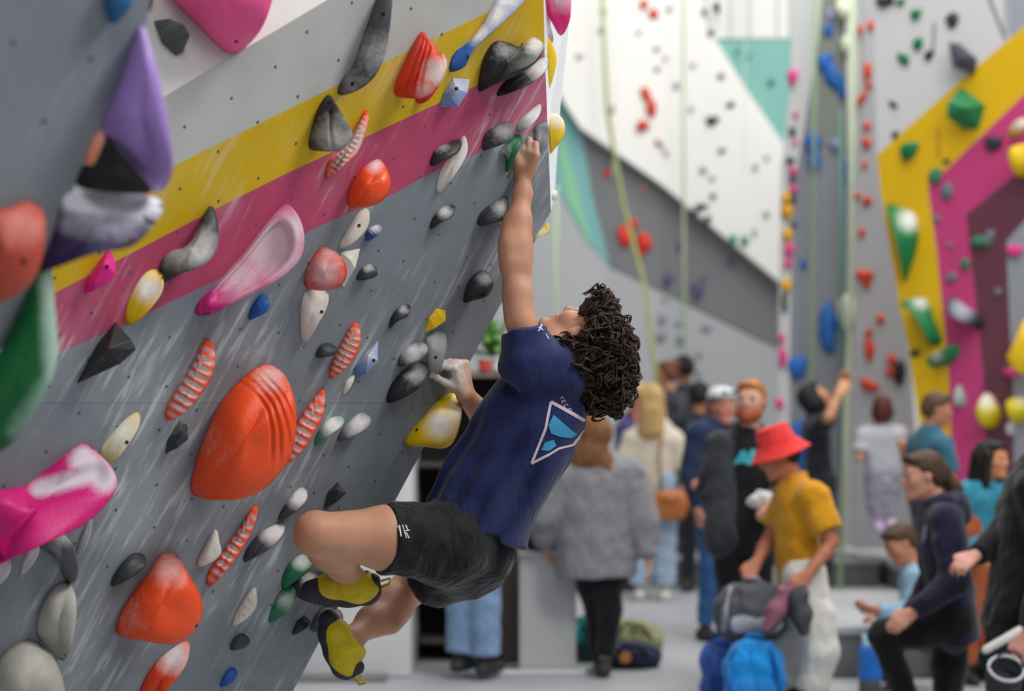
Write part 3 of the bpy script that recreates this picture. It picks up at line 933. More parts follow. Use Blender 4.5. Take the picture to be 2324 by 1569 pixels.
hold('small pale blue block hold at the edge of the yellow and pink bands', '#7288bb',
     [(1028, 176), (1066, 180), (1062, 210), (1040, 244), (998, 243), (1006, 212)], 0.06, 0.1, facet=[(1035, 200, 1.1), (1025, 225, 1.0)], chalk=[(1045, 185, 35, .6)], bolt=(1037, 200))
hold('upper lobe of the big black boulder hold high on the wall', '#202124',
     [(1086, 207), (1090, 160), (1104, 118), (1126, 93), (1158, 98), (1184, 108), (1212, 84), (1236, 108), (1216, 142), (1170, 172), (1128, 190), (1108, 200)], 0.14, 0.3, chalk=[(1215, 95, 28, .7), (1140, 115, 26, .25)], n=48, name='climbing_volume')
hold('lower lobe of the big black boulder hold high on the wall', '#202124',
     [(1128, 218), (1146, 186), (1184, 160), (1222, 136), (1243, 130), (1241, 158), (1214, 184), (1176, 204)], 0.12, 0.3, chalk=[(1225, 150, 32, .75)], n=40)
hold('white and green chalky flake above the gripping hand', '#9fb0a8',
     [(1226, 236), (1224, 262), (1202, 288), (1178, 300), (1174, 284), (1196, 258)], 0.05, 0.3, chalk=[(1210, 265, 30, .8)])
hold('dark rounded hold just left of the gripping hand', '#383c3c',
     [(1095, 341), (1100, 306), (1128, 284), (1150, 276), (1166, 290), (1170, 308), (1140, 328), (1116, 336)], 0.08, 0.4, chalk=[(1140, 295, 30, .3)])
hold('dark green hold under the fingers of the gripping hand', '#146a3e',
     [(1134, 347), (1152, 322), (1176, 306), (1186, 318), (1176, 340), (1158, 384), (1148, 388), (1150, 350)], 0.05, 0.3, chalk=[(1140, 345, 20, .5)])
hold('dark grey sloping hold behind the wrist at the wall corner', '#63676c',
     [(1212, 292), (1240, 276), (1246, 318), (1232, 342), (1214, 372), (1206, 374), (1216, 340)], 0.05, 0.3, chalk=[(1232, 320, 26, .5)])
hold('glossy orange ball hold on the pink band', ORG,
     [(856, 361), (876, 378), (886, 408), (882, 438), (862, 460), (828, 471), (790, 468), (794, 428), (818, 386)], 0.13, 0.4, chalk=[(850, 372, 22, .7)], n=44, rough=0.35)
hold('small dark oval hold in front of the white flake near the pink band', '#2c2e30',
     [(978, 377), (984, 346), (1008, 328), (1044, 317), (1043, 342), (1010, 364)], 0.06, 0.4, chalk=[(1000, 330, 18, .4)], base=0.0)
hold('white curved flake behind the small dark oval hold', WHT,
     [(1054, 307), (1061, 346), (1036, 392), (1002, 437), (990, 430), (1002, 382), (1032, 346)], 0.055, 0.2, chalk=[(1040, 350, 50, .4)])
hold('dark pocketed hold beside the raised arm', '#34373a', [(1085, 511), (1092, 482), (1126, 457), (1152, 446), (1150, 490), (1118, 508)], 0.08, 0.35, chalk=[(1140, 470, 25, .4)])
hold('dark split hold with a chalky dent, left of the raised arm', '#2a2c2e', [(976, 521), (984, 492), (1008, 468), (1033, 468), (1026, 492), (1000, 506)], 0.06, 0.35, chalk=[(1008, 480, 18, .6)])
hold('dark grey claw shaped hold with chalky belly across the pink band', '#3e4244',
     [(476, 467), (490, 484), (496, 530), (490, 570), (464, 602), (410, 622), (371, 641), (362, 602), (384, 574), (430, 556), (452, 512)], 0.13, 0.35, chalk=[(455, 565, 48, .65), (405, 580, 35, .5)], n=44, name='climbing_volume')
hold('small magenta knobbly hold on the pink band', '#e3148a',
     [(190, 668), (196, 638), (222, 598), (246, 567), (259, 580), (252, 596), (264, 622), (246, 640), (216, 660)], 0.08, 0.3, facet=[(235, 600, 1.2), (245, 622, 1.1), (215, 640, .9)], bolt=(243, 605))
hold('yellow rimmed hold with a chalk white face at the foot of the pink band', YEL,
     [(286, 737), (290, 690), (316, 636), (344, 612), (368, 622), (369, 660), (346, 696), (312, 730)], 0.07, 0.1, chalk=[(338, 655, 36, .95)])
hold('small bright blue hold under the pale pink scooped hold', BLU, [(565, 726), (570, 698), (594, 667), (611, 680), (607, 706), (582, 721)], 0.06, 0.3)
hold('long white wooden looking flake under the orange ball hold', WHT, [(836, 474), (836, 512), (812, 544), (782, 562), (769, 560), (790, 518), (814, 482)], 0.05, 0.3, bolt=(815, 512))
hold('white angular flake behind the red ball hold', WHT, [(774, 572), (818, 564), (806, 610), (780, 655), (772, 640), (786, 600)], 0.04, 0.2, facet=[(795, 590, 1.0)])
hold('small dark blue ribbed hold beside the white flake', '#2e4a8c', [(831, 547), (834, 522), (858, 510), (868, 520), (852, 538)], 0.04, 0.3, chalk=[(850, 515, 16, .8)], ribs=(3, .1, -1, 1))
hold('dusty red ball hold in the middle of the wall', '#c9321f',
     [(738, 560), (770, 578), (786, 606), (784, 634), (764, 655), (724, 660), (694, 652), (691, 632), (702, 596), (718, 574)], 0.13, 0.35, chalk=[(735, 620, 45, .5), (750, 575, 30, .4)], n=44)
hold('cream leaf shaped hold below the dusty red ball hold', '#d8cfc4', [(691, 664), (716, 655), (745, 666), (741, 700), (720, 740), (697, 776), (684, 770), (681, 716)], 0.06, 0.3, chalk=[(720, 700, 40, .4)], bolt=(730, 708))
hold('small flat dark hold right of the dusty red ball hold', '#323438', [(810, 636), (819, 612), (844, 598), (858, 620), (845, 632)], 0.04, 0.4, chalk=[(835, 605, 14, .5)])
hold('dark teardrop ball hold under the raised arm', '#2c2d31', [(1052, 686), (1062, 642), (1088, 615), (1112, 622), (1120, 648), (1104, 674), (1078, 682)], 0.09, 0.45, chalk=[(1098, 632, 18, .4)], bolt=(1096, 668))
hold('narrow dark hold between the dusty red ball and the yellow chip', '#2d2f33', [(884, 746), (890, 716), (914, 692), (931, 695), (925, 718), (902, 730)], 0.05, 0.4, chalk=[(915, 700, 12, .4)])
hold('small bright yellow chip hold', '#e8b90e', [(964, 756), (974, 722), (990, 700), (1012, 704), (1012, 728), (986, 746)], 0.05, 0.2, facet=[(1000, 715, 1.1), (985, 738, .9)])
hold('pale green chalk covered hold gripped by the lower hand', '#8fa89e', [(968, 768), (990, 752), (1010, 756), (1014, 790), (1004, 828), (990, 852), (976, 846), (970, 806)], 0.06, 0.3, chalk=[(992, 800, 50, .7)], bolt=(989, 811))
hold('dark hold with a white chalk stripe beside the lower hand', '#404347', [(904, 832), (910, 804), (938, 780), (962, 776), (972, 794), (960, 814), (930, 826)], 0.06, 0.3, chalk=[(935, 800, 28, .6), (962, 790, 20, .5)])
hold('long black ridge hold under the lower hand', '#1f2024', [(880, 915), (888, 874), (918, 840), (952, 823), (971, 828), (964, 862), (934, 894)], 0.09, 0.35, chalk=[(945, 845, 28, .45)], n=40)
hold('black faceted diamond volume below the pink band', '#232428', [(174, 872), (222, 780), (262, 731), (300, 772), (309, 794), (274, 826)], 0.12, 0.3, facet=[(252, 800, 1.25), (246, 790, 1.2)])
hold('dark rounded hold left of the short orange spiral', '#34373a', [(718, 812), (725, 787), (744, 779), (764, 789), (757, 806)], 0.04, 0.4)
SP = dict(n=80, K=18, ribs=(5, .20, -.95, .95), chalkcol='#e6dcd8', rough=0.45)
hold('orange spiral horn hold with white chalk bands, left of the huge orange volume', SPI,
     [(376, 952), (380, 922), (406, 880), (436, 832), (458, 784), (467, 769), (484, 780), (488, 828), (470, 876), (432, 924), (398, 951)], 0.085, 0.35, scoop=(5, 1.95), **SP)
hold('orange spiral horn hold above and right of the huge orange volume', SPI,
     [(747, 856), (755, 822), (780, 772), (803, 732), (817, 744), (816, 788), (792, 830), (760, 857)], 0.075, 0.35, scoop=(5, 1.75), **SP)
hold('orange spiral horn hold tucked behind the huge orange volume', SPI,
     [(636, 1062), (646, 1016), (676, 956), (712, 904), (736, 881), (735, 936), (712, 986), (680, 1032)], 0.085, 0.35, scoop=(5, 1.75), **SP)
hold('slender orange spiral horn hold low on the wall above the knee shadow', SPI,
     [(469, 1327), (476, 1294), (512, 1244), (550, 1190), (574, 1149), (586, 1156), (572, 1208), (540, 1262), (502, 1310), (482, 1328)], 0.075, 0.35, scoop=(5, 1.65), **SP)
# the comb of little red tufts under the fin hold
hold('red tipped ribbed tail hold covered in chalk below the fin hold', SPI,
     [(829, 250), (838, 262), (826, 312), (808, 352), (780, 376), (752, 404), (739, 402), (746, 366), (784, 334), (806, 296)], 0.06, 0.3, scoop=(7, 1.85), ribs=(7, .2, -.95, .8), n=56, chalk=[(800, 325, 32, .75)], chalkcol='#e6dcd8')
hold('blue box hold with a thick chalk cap right of the short orange spiral', '#5f7eb4', [(806, 862), (804, 836), (832, 800), (858, 774), (858, 820), (832, 848)], 0.06, 0.1, chalk=[(838, 790, 32, .8)], facet=[(835, 808, 1.1)], bolt=(848, 818))
hold('thin white sliver hold beneath the blue box hold', WHT, [(779, 896), (784, 868), (806, 850), (796, 880)], 0.02, 0.3)
hold('small black faceted hold left of the huge orange volume', '#303338', [(375, 1031), (380, 1000), (410, 954), (426, 966), (427, 998), (402, 1018)], 0.05, 0.3, facet=[(412, 985, 1.1), (400, 1005, .9)], chalk=[(415, 960, 10, .6)])
hold('cream and yellow flake hold above the magenta hollow volume', '#d9c98e', [(226, 1030), (242, 1000), (280, 956), (314, 935), (316, 966), (292, 1008), (256, 1050)], 0.06, 0.2, chalk=[(275, 985, 45, .75)], bolt=(288, 1004))
hold('yellow volume with white chalk blotches at the wall edge beside the shirt', '#eac400',
     [(919, 1013), (926, 988), (956, 952), (992, 912), (1026, 892), (1046, 908), (1047, 948), (1032, 998), (1008, 1018), (960, 1014)], 0.14, 0.3, chalk=[(1000, 965, 36, .95), (1036, 940, 24, .8)], bolt=[(946, 976)], n=48, name='climbing_volume', rough=.4)
hold('pale green hold dusted white right of the orange spiral', '#4c7f66', [(714, 1012), (722, 980), (748, 950), (780, 945), (776, 968), (742, 992)], 0.05, 0.3, chalk=[(755, 965, 28, .85)])
hold('pale grey hold with a dark underside beside the pale green one', '#54575b', [(767, 1001), (780, 972), (816, 938), (841, 945), (836, 970), (800, 992)], 0.06, 0.3, chalk=[(810, 962, 34, .7)])
hold('dark wedge hold above the bent knee', '#323336', [(735, 1157), (744, 1118), (767, 1094), (787, 1120), (762, 1142)], 0.05, 0.2, facet=[(766, 1112, 1.1)])
hold('chalk topped grey hold with a black base, upper of two beside the knee', '#3d3f44', [(632, 1181), (644, 1150), (680, 1108), (697, 1116), (692, 1142), (652, 1176)], 0.06, 0.25, chalk=[(680, 1128, 30, .95)])
hold('chalk topped dark hold touching the knee, lower of two', '#3f4145', [(553, 1276), (563, 1242), (596, 1206), (640, 1187), (646, 1206), (620, 1240), (582, 1264)], 0.08, 0.3, chalk=[(625, 1205, 36, .9)], n=40)
hold('white petal shaped hold left of the slender orange spiral', WHT, [(449, 1286), (460, 1250), (489, 1202), (498, 1230), (502, 1256), (482, 1276)], 0.04, 0.3, chalk=[(480, 1250, 40, .3)])
hold('white shell hold below the slender orange spiral', '#dedacd', [(529, 1421), (540, 1385), (576, 1334), (584, 1358), (580, 1382), (556, 1408)], 0.05, 0.3, ribs=(2.5, .15, -1, 1))
hold('small dark pebble hold below the white shell hold', '#404247', [(523, 1476), (530, 1452), (550, 1438), (568, 1454), (556, 1471)], 0.045, 0.4)
hold('small blue pebble hold near the bottom of the frame', BLU, [(501, 1561), (506, 1538), (525, 1515), (539, 1526), (530, 1547)], 0.04, 0.3)
hold('dark grey almond hold left of the lower orange dome volume', '#34373a', [(253, 1332), (264, 1296), (300, 1258), (326, 1260), (331, 1284), (302, 1310)], 0.07, 0.35)
hold('red and white curved hold below the orange dome volume', '#e0431f', [(426, 1453), (428, 1492), (410, 1530), (372, 1575), (340, 1620), (308, 1620), (326, 1548), (366, 1492)], 0.1, 0.2, chalk=[(395, 1490, 40, .95)], n=44)
hold('teal green hold under the upper climbing shoe', '#1c6a48', [(640, 1337), (648, 1292), (676, 1262), (706, 1258), (706, 1290), (668, 1322)], 0.05, 0.3, chalk=[(685, 1275, 22, .7)])
hold('long green flake hold below the upper climbing shoe', '#2c7553', [(611, 1413), (622, 1368), (648, 1332), (668, 1332), (670, 1366), (640, 1400)], 0.05, 0.2, chalk=[(650, 1365, 24, .5)])
hold('black and white marbled foothold carrying the upper shoe', '#34383b', [(664, 1346), (672, 1310), (704, 1296), (742, 1306), (756, 1340), (742, 1372), (706, 1370)], 0.09, 0.3, chalk=[(700, 1320, 22, .7), (735, 1345, 20, .6)], n=40)
hold('dark grey foothold under the toe of the lower shoe', '#5a5f61', [(706, 1432), (716, 1398), (744, 1377), (774, 1388), (776, 1414), (744, 1434)], 0.07, 0.3, chalk=[(745, 1395, 20, .5), (765, 1412, 16, .5)], n=40)
hold('small black wedge left of the lower foothold', '#2f3135', [(664, 1441), (674, 1414), (692, 1399), (704, 1414), (690, 1431)], 0.04, 0.3)
hold('dark curled grey hold in front of the magenta hollow volume', '#5e6264', [(84, 1232), (128, 1204), (160, 1230), (176, 1268), (175, 1312), (158, 1326), (142, 1306), (138, 1272), (110, 1256)], 0.07, 0.3, chalk=[(150, 1215, 26, .5)])
hold('white streaked flake beside the dark curled grey hold', '#bfc2c2', [(172, 1268), (184, 1222), (206, 1170), (208, 1202), (192, 1248)], 0.03, 0.2, chalk=[(190, 1220, 40, .5)])
hold('white curved flake under the magenta volume, left of its tip', '#c9c9c6', [(48, 1302), (58, 1262), (84, 1234), (88, 1256), (66, 1292)], 0.03, 0.2, chalk=[(65, 1270, 40, .5)])
hold('white mottled flake at the very edge of the frame under the magenta volume', '#c0c1bf', [(-20, 1330), (-6, 1272), (20, 1262), (24, 1296), (6, 1322)], 0.03, 0.2, chalk=[(10, 1290, 40, .5)])
hold('tall pale grey egg hold in the lower left of the wall', '#b3b2aa', [(84, 1442), (90, 1390), (118, 1338), (150, 1320), (170, 1346), (174, 1396), (166, 1446), (146, 1500), (116, 1478)], 0.11, 0.35, n=44, chalk=[(150, 1360, 30, .4)], chalkcol='#e2e1da')
hold('large beige pod volume in the bottom corner with a pink edge', '#aaa89c', [(-30, 1560), (-6, 1500), (34, 1464), (76, 1453), (112, 1480), (136, 1522), (150, 1580), (152, 1650), (-30, 1650)], 0.16, 0.35, name='climbing_volume', n=44, chalk=[(80, 1480, 40, .3)])
# on the return side of the wall corner
EDGE = Plane(P(1245, 300, 5.85), P(1250, 480, 5.85) - P(1232, -30, 5.85), V(0.8, 0.6, 0))
hold('glossy pink volume poking out behind the top of the wall corner', '#f02a8c', [(1232, -50), (1292, -50), (1296, 20), (1290, 56), (1272, 82), (1252, 50), (1238, 20)], 0.1, 0.3, plane=EDGE, chalk=[(1275, 0, 30, .6)], name='climbing_volume', rough=.35)
hold('yellow crescent hold on the wall corner level with the black boulder hold', '#e6c718', [(1239, 84), (1256, 104), (1264, 136), (1254, 182), (1242, 206), (1241, 150)], 0.05, 0.3, plane=EDGE)
hold('yellow ball hold dusted white on the wall corner by the hand', '#e2c124', [(1244, 268), (1262, 258), (1280, 276), (1280, 308), (1262, 334), (1246, 350), (1243, 310)], 0.07, 0.4, plane=EDGE, chalk=[(1266, 268, 24, .8)])
hold('small yellow nub hold below the wall corner, right of the forearm', '#c9b545', [(1205, 552), (1212, 526), (1240, 506), (1247, 516), (1242, 530), (1222, 538)], 0.04, 0.3, plane=EDGE, chalk=[(1222, 525, 16, .5)])
hold('tiny white nub on the wall corner edge', '#d8d6cf', [(1252, 440), (1262, 432), (1266, 448), (1256, 456)], 0.02, 0.3, plane=EDGE)
hold('pale pink nub at the wall edge above the black shorts', '#cdb2bd', [(868, 1172), (882, 1146), (900, 1136), (904, 1152), (886, 1172)], 0.03, 0.3, chalk=[(885, 1150, 30, .5)])
hold('lilac speckled hold under the pink volume at the wall corner', '#a99bb8', [(1238, 40), (1250, 58), (1256, 88), (1250, 100), (1240, 84)], 0.03, 0.2, plane=EDGE, chalk=[(1246, 60, 30, .6)])

# out of focus on the near wall
hold('tall blurred purple volume with a pointed top on the near wall', '#a583cc',
     [(322, 56), (346, 118), (368, 205), (386, 300), (393, 372), (380, 420), (350, 436), (318, 400), (270, 340), (230, 300), (268, 190), (300, 100)], 0.13, 0.4, plane=NEAR, name='climbing_volume', n=60, K=20, rough=.4)
hold('black shape painted as the dark hollow underside of the tall purple volume', '#0e0d10',
     [(228, 302), (270, 340), (318, 396), (344, 436), (300, 440), (232, 436), (176, 424), (178, 396), (206, 350)], 0.06, 0.1, plane=NEAR, n=40, name='climbing_volume', chalkcol='#5a585c', )  # near-black colour stands for the shade inside the purple volume's hollow
hold('small peach coloured hold on the near wall edge by the black hollow', '#e0906f', [(190, 384), (200, 340), (222, 302), (238, 308), (224, 352), (206, 382)], 0.03, 0.3, plane=NEAR)
hold('blurred wedge volume with a white chalky top and dark purple underside', '#2b1a4a',
     [(150, 440), (250, 432), (352, 448), (370, 462), (362, 492), (304, 556), (210, 578), (92, 616), (110, 560), (132, 500)], 0.12, 0.1, plane=NEAR, n=48, name='climbing_volume', chalk=[(165, 452, 350, 474, 34, 1.2), (170, 500, 290, 505, 40, .45)], chalkcol='#dddce6')
hold('blurred coral red hold at the edge of the frame on the near wall', '#c8503c', [(-30, 500), (20, 472), (62, 456), (98, 478), (103, 540), (86, 618), (50, 662), (-10, 690), (-40, 690)], 0.09, 0.4, plane=NEAR, n=40, chalk=[(50, 510, 60, .35)], chalkcol='#e8b0a8', bolt=(54, 594))
hold('big blurred green volume with a pale chalky side', '#0b6a35',
     [(86, 622), (116, 622), (124, 700), (130, 800), (112, 872), (74, 944), (24, 1010), (-40, 1030), (-40, 880), (20, 760)], 0.12, 0.25, plane=NEAR, n=48, name='climbing_volume', chalk=[(112, 640, 124, 860, 26, .95), (110, 880, 40, 980, 30, .5)], chalkcol='#b4d4c4')
hold('blurred blue hold at the top of the near wall', '#2a6a9e', [(236, -40), (306, -40), (300, 6), (286, 32), (260, 54), (246, 42)], 0.05, 0.4, plane=NEAR)
hold('thin dark sliver hold at the very top beside the blue one', '#55585a', [(335, -20), (350, -20), (346, 8), (334, 24)], 0.03, 0.3, plane=UP)

# ------------------------------------------------------------------ small holds across the hall
def lump_mesh(seed, kind=0):
    r = np.random.default_rng(seed)
    bm = bmesh.new()
    bmesh.ops.create_icosphere(bm, subdivisions=2, radius=1)
    a = r.uniform(0.75, 1.25, 3); sh = r.normal(size=(4, 3))
    for v in bm.verts:
        p = np.array(v.co)
        s = 1 + 0.16 * math.sin(3 * (p @ sh[0]) + 1) + 0.12 * math.sin(5 * (p @ sh[1]))
        q = p * s
        q[0] *= 1.0 + 0.25 * q[1]                 # one end broader
        q[2] = max(q[2], -0.35)                    # flat back, seated on the wall
        v.co = q
    me = bpy.data.meshes.new('hold_shape')
    bm.to_mesh(me); bm.free()
    me.polygons.foreach_set('use_smooth', [True] * len(me.polygons))
    return me


LUMPS = {}
BG = {}


def dots(plane, col, word, where, data, thick=0.55, catg='climbing hold'):
    """data rows: x, y, width, height, (turn) in pixels; one object each, sitting on the wall"""
    rows = sorted(data, key=lambda r: r[1])
    n = len(rows)
    ordn = ['', 'second ', 'third ', 'fourth ', 'fifth ', 'sixth ', 'seventh ', 'eighth ', 'ninth ', 'tenth ', 'eleventh ', 'twelfth ', 'thirteenth ', 'fourteenth ', 'fifteenth ', 'sixteenth ', 'seventeenth ', 'eighteenth ', 'nineteenth ', 'twentieth ']
    for i, r in enumerate(rows):
        x, y, w, h = r[:4]; turn = r[4] if len(r) > 4 else 0
        c = plane.at(x, y, 0.0)
        k = c[1] / F
        key = (col, i % 5)
        if key not in LUMPS:
            me = lump_mesh(hash(key) % 1000 if False else (sum(map(ord, col)) + i % 5)); me.materials.append(mat(col, 0.5, 0.12, 9, bump=0.1)); LUMPS[key] = me
        o = bpy.data.objects.new('climbing_hold', LUMPS[key]); COL.objects.link(o)
        R = np.stack([plane.u if plane.u[0] > 0 else -plane.u, plane.v, plane.n], 1)
        if np.linalg.det(R) < 0: R[:, 0] *= -1
        t = math.radians(turn); Rt = np.array([[math.cos(t), -math.sin(t), 0], [math.sin(t), math.cos(t), 0], [0, 0, 1]])
        M = Matrix((R @ Rt).tolist()).to_4x4()
        fx = max(0.35, abs(R[0, 0]))
        S = Matrix.Diagonal((w * k / 2 / fx, h * k / 2, min(w, h) * k / 2 * thick, 1))
        o.matrix_world = Matrix.Translation(Vector(c + plane.n * min(w, h) * k / 2 * thick * 0.32)) @ M @ S
        pos = ('highest' if i == 0 and n > 1 else 'lowest' if i == n - 1 and n > 1 else (ordn[i] + 'highest' if i < len(ordn) else None))
        if n == 1: lab = f'{word} hold on {where}'
        elif pos: lab = f'{pos} {word} hold on {where}'
        elif n - 1 - i < len(ordn): lab = f'{ordn[n - 1 - i]}lowest {word} hold on {where}'
        else: lab = f'{word} hold halfway up {where}'
        tag(o, lab, catg, f'{word} holds on {where}')


class Shift(Plane):
    def __init__(self, p, d): self.p0, self.v, self.n, self.u = p.p0 + p.n * d, p.v, p.n, p.u


BACKW = Shift(BACK, 0.162)
BACKD = Shift(BACK, 0.006)
dots(BACKW, '#c9452c', 'blurred red', 'the white slab of the back wall',
     [(1462, 10, 20, 24), (1484, 32, 22, 24, 30), (1466, 218, 22, 36, 25), (1478, 248, 24, 44, -10), (1458, 286, 30, 30, -35), (1491, 322, 12, 12), (1460, 428, 10, 10)])
dots(BACKW, '#8f8f8c', 'faint grey', 'the white slab of the back wall',
     [(1370, 28, 16, 14), (1366, 70, 18, 14), (1520, 22, 16, 12), (1490, 112, 16, 12), (1492, 156, 16, 12), (1535, 196, 14, 18), (1572, 150, 12, 14), (1390, 250, 12, 22), (1500, 332, 14, 16), (1512, 348, 12, 14), (1595, 388, 16, 16), (1616, 406, 14, 12), (1740, 360, 12, 12), (1714, 382, 12, 18), (1450, 74, 14, 10), (1510, 134, 10, 12), (1568, 250, 10, 16), (1740, 486, 14, 16), (1712, 530, 10, 20), (1315, 130, 18, 12)])
dots(BACKW, '#3f3e48', 'small dark', 'the white slab of the back wall',
     [(1598, 28, 14, 16), (1626, 18, 16, 34), (1614, 74, 16, 20), (1636, 174, 14, 18), (1658, 238, 18, 16, 30), (1616, 274, 34, 22), (1638, 342, 16, 14), (1592, 470, 30, 18), (1606, 500, 18, 22), (1618, 446, 14, 14), (1578, 482, 14, 12), (1672, 120, 10, 12)])
dots(BACKD, '#d6331f', 'rounded red', 'the dark grey band of the back wall', [(1418, 540, 34, 50), (1462, 548, 34, 46, 20), (1438, 508, 20, 26), (1452, 575, 24, 18), (1378, 394, 16, 22)])
dots(Shift(BACK, 0.17), '#2f8a63', 'pale green', 'the white slab of the back wall', [(1664, 544, 18, 26), (1690, 548, 18, 24)])
dots(BACKD, '#5c5875', 'dim violet', 'the dark grey band of the back wall', [(1516, 636, 24, 34), (1582, 660, 26, 50), (1540, 560, 12, 30), (1660, 596, 14, 22), (1598, 632, 10, 12)])
dots(Shift(BACK, 0.002), '#8b8a97', 'soft grey', 'the pale lower part of the back wall', [(1502, 726, 20, 26), (1500, 764, 22, 26), (1544, 770, 20, 26), (1604, 746, 24, 16), (1586, 808, 12, 22), (1584, 850, 14, 20), (1540, 735, 16, 12), (1508, 680, 14, 10)])
dots(Shift(BACK, 0.052), '#3d7a70', 'teal', 'the teal triangle of the back wall', [(1750, 188, 16, 20), (1700, 130, 10, 10)])
TWR = Shift(TOW, 0.135)
dots(Shift(TOW, 0.11), '#d34324', 'orange red', 'the right face of the striped tower',
     [(1977, 60, 16, 26), (1952, 68, 14, 24), (1968, 164, 18, 44), (1972, 195, 16, 20), (1956, 224, 16, 40, -30), (1968, 288, 18, 22), (1966, 326, 20, 30), (1962, 376, 12, 22), (1944, 444, 22, 14, -30), (1968, 458, 20, 24), (1957, 530, 16, 22), (1962, 625, 42, 26), (1966, 646, 18, 24), (1998, 726, 18, 26), (1972, 756, 16, 22), (1974, 795, 24, 50), (2024, 818, 20, 28), (2020, 846, 20, 26), (1972, 875, 44, 30, -25)], 0.7)
dots(Shift(TOW, 0.11), '#1f1f2b', 'black', 'the right face of the striped tower', [(2040, 850, 26, 56)])
dots(Shift(TOW, 0.006), '#2467b4', 'blue', 'the dark front of the striped tower',
     [(1880, 70, 20, 30), (1872, 142, 36, 40), (1892, 178, 40, 70, 30), (1912, 205, 22, 44), (1845, 325, 34, 60), (1848, 368, 26, 46), (1921, 390, 12, 60), (1824, 600, 16, 24), (1880, 745, 42, 110), (1810, 832, 44, 60), (1818, 1010, 50, 110), (1917, 1040, 24, 60)], 0.5)
dots(Shift(TOW, 0.006), '#8d90b5', 'faded lilac', 'the dark front of the striped tower', [(1896, 330, 24, 34), (1884, 36, 18, 28)])
TL = Shift(TOW, 0.025)
dots(TL, '#e0a21f', 'yellow', 'the pale left edge of the striped tower', [(1784, 452, 20, 32), (1788, 482, 26, 34), (1787, 536, 22, 32), (1784, 650, 20, 30)], 0.8)
dots(TL, '#e0488e', 'pink', 'the pale left edge of the striped tower', [(1798, 176, 26, 42), (1806, 260, 12, 20), (1806, 324, 10, 16), (1800, 390, 20, 24), (1800, 430, 20, 20), (1790, 568, 24, 36), (1788, 598, 18, 26), (1776, 812, 18, 60), (1774, 768, 14, 24), (1768, 916, 22, 26)], 0.8)
dots(TL, '#37504c', 'dark', 'the pale left edge of the striped tower', [(1793, 365, 20, 20), (1798, 410, 16, 18), (1798, 452, 16, 22), (1800, 510, 14, 16), (1780, 690, 14, 50), (1798, 300, 16, 24)], 0.8)
dots(Shift(TOW, 0.065), '#d9e0c4', 'cream', 'the corner post of the striped tower', [(1920, 710, 44, 90), (1914, 22, 36, 44), (1922, 100, 28, 44)], 0.7)
RWO = Shift(RW, 0.0)
dots(RWO, '#0f7a48', 'green', 'the white and yellow part of the right wall',
     [(2080, 33, 20, 26), (2083, 101, 20, 26), (2052, 134, 24, 26, -30), (2046, 4, 18, 16), (2064, 342, 36, 42)], 0.6)
dots(RWO, '#3a3843', 'dark', 'the white part of the right wall', [(2010, 4, 34, 26), (2162, 46, 22, 42), (2110, 126, 18, 22, 30), (2028, 238, 18, 12, -30), (2032, 306, 12, 16), (2256, 326, 30, 34) , (2148, 366, 14, 12), (2078, 802, 18, 18)], 0.6)
dots(RWO, '#6f7a80', 'grey', 'the pink band of the right wall', [(2150, 436, 24, 34, 30), (2128, 498, 12, 20), (2160, 630, 18, 22), (2156, 556, 12, 14), (2246, 540, 20, 40), (2264, 664, 14, 18)], 0.6)
dots(RWO, '#45805f', 'dull green', 'the pink and maroon bands of the right wall', [(2124, 400, 26, 34, 25), (2228, 548, 36, 30), (2192, 600, 18, 26)], 0.6)
dots(RWO, '#e64a93', 'pink', 'the grey panel of the right wall', [(2302, 570, 32, 24), (2298, 846, 26, 28)], 0.7)
RWH = dict(plane=RW, n=32, rough=0.5)
hold('green five sided volume on the yellow band of the right wall', '#1c7a4a', [(2180, 198), (2236, 238), (2222, 292), (2186, 294), (2148, 264), (2152, 232)], 0.2, 0.2, plane=RW, facet=[(2190, 245, 1.2)], name='climbing_volume', dirn=(1, 0.2))
hold('black box volume on the white part of the right wall', '#3b3a44', [(2152, 96), (2176, 98), (2218, 134), (2214, 170), (2162, 152)], 0.18, 0.2, plane=RW, facet=[(2185, 130, 1.2)], name='climbing_volume', dirn=(1, 0.2))
hold('large green teardrop volume on the yellow band with a white top', '#117a45', [(2010, 466), (2040, 470), (2076, 486), (2084, 520), (2082, 560), (2066, 610), (2054, 640), (2042, 590), (2026, 520)], 0.25, 0.3, chalk=[(2066, 498, 30, .9)], name='climbing_volume', dirn=(1, 0), **RWH)
hold('slanting green bar volume low on the yellow band', '#0f7a45', [(2042, 690), (2078, 676), (2104, 682), (2122, 730), (2138, 776), (2112, 784), (2088, 740), (2066, 706)], 0.22, 0.3, chalk=[(2090, 682, 22, .8)], name='climbing_volume', dirn=(1, 0), **RWH)
hold('short green block hold beside the foot of the yellow band', '#15804b', [(2102, 816), (2140, 792), (2172, 782), (2180, 800), (2160, 824), (2120, 836)], 0.2, 0.3, chalk=[(2125, 808, 16, .7)], dirn=(1, 0), **RWH)
hold('black bar hold with a pale top across the pink band', '#23242e', [(2148, 688), (2164, 676), (2200, 700), (2230, 718), (2232, 742), (2212, 744), (2172, 726), (2152, 712)], 0.2, 0.3, chalk=[(2185, 698, 30, .8)], chalkcol='#b5b8c6', dirn=(1, 0), **RWH)
hold('yellow sphere shaped volume at the frame edge on the right wall', '#e8bf0c', [(2290, 340), (2316, 328), (2350, 330), (2360, 380), (2340, 404), (2310, 400), (2292, 376)], 0.25, 0.4, dirn=(1, 0), name='climbing_volume', **RWH)
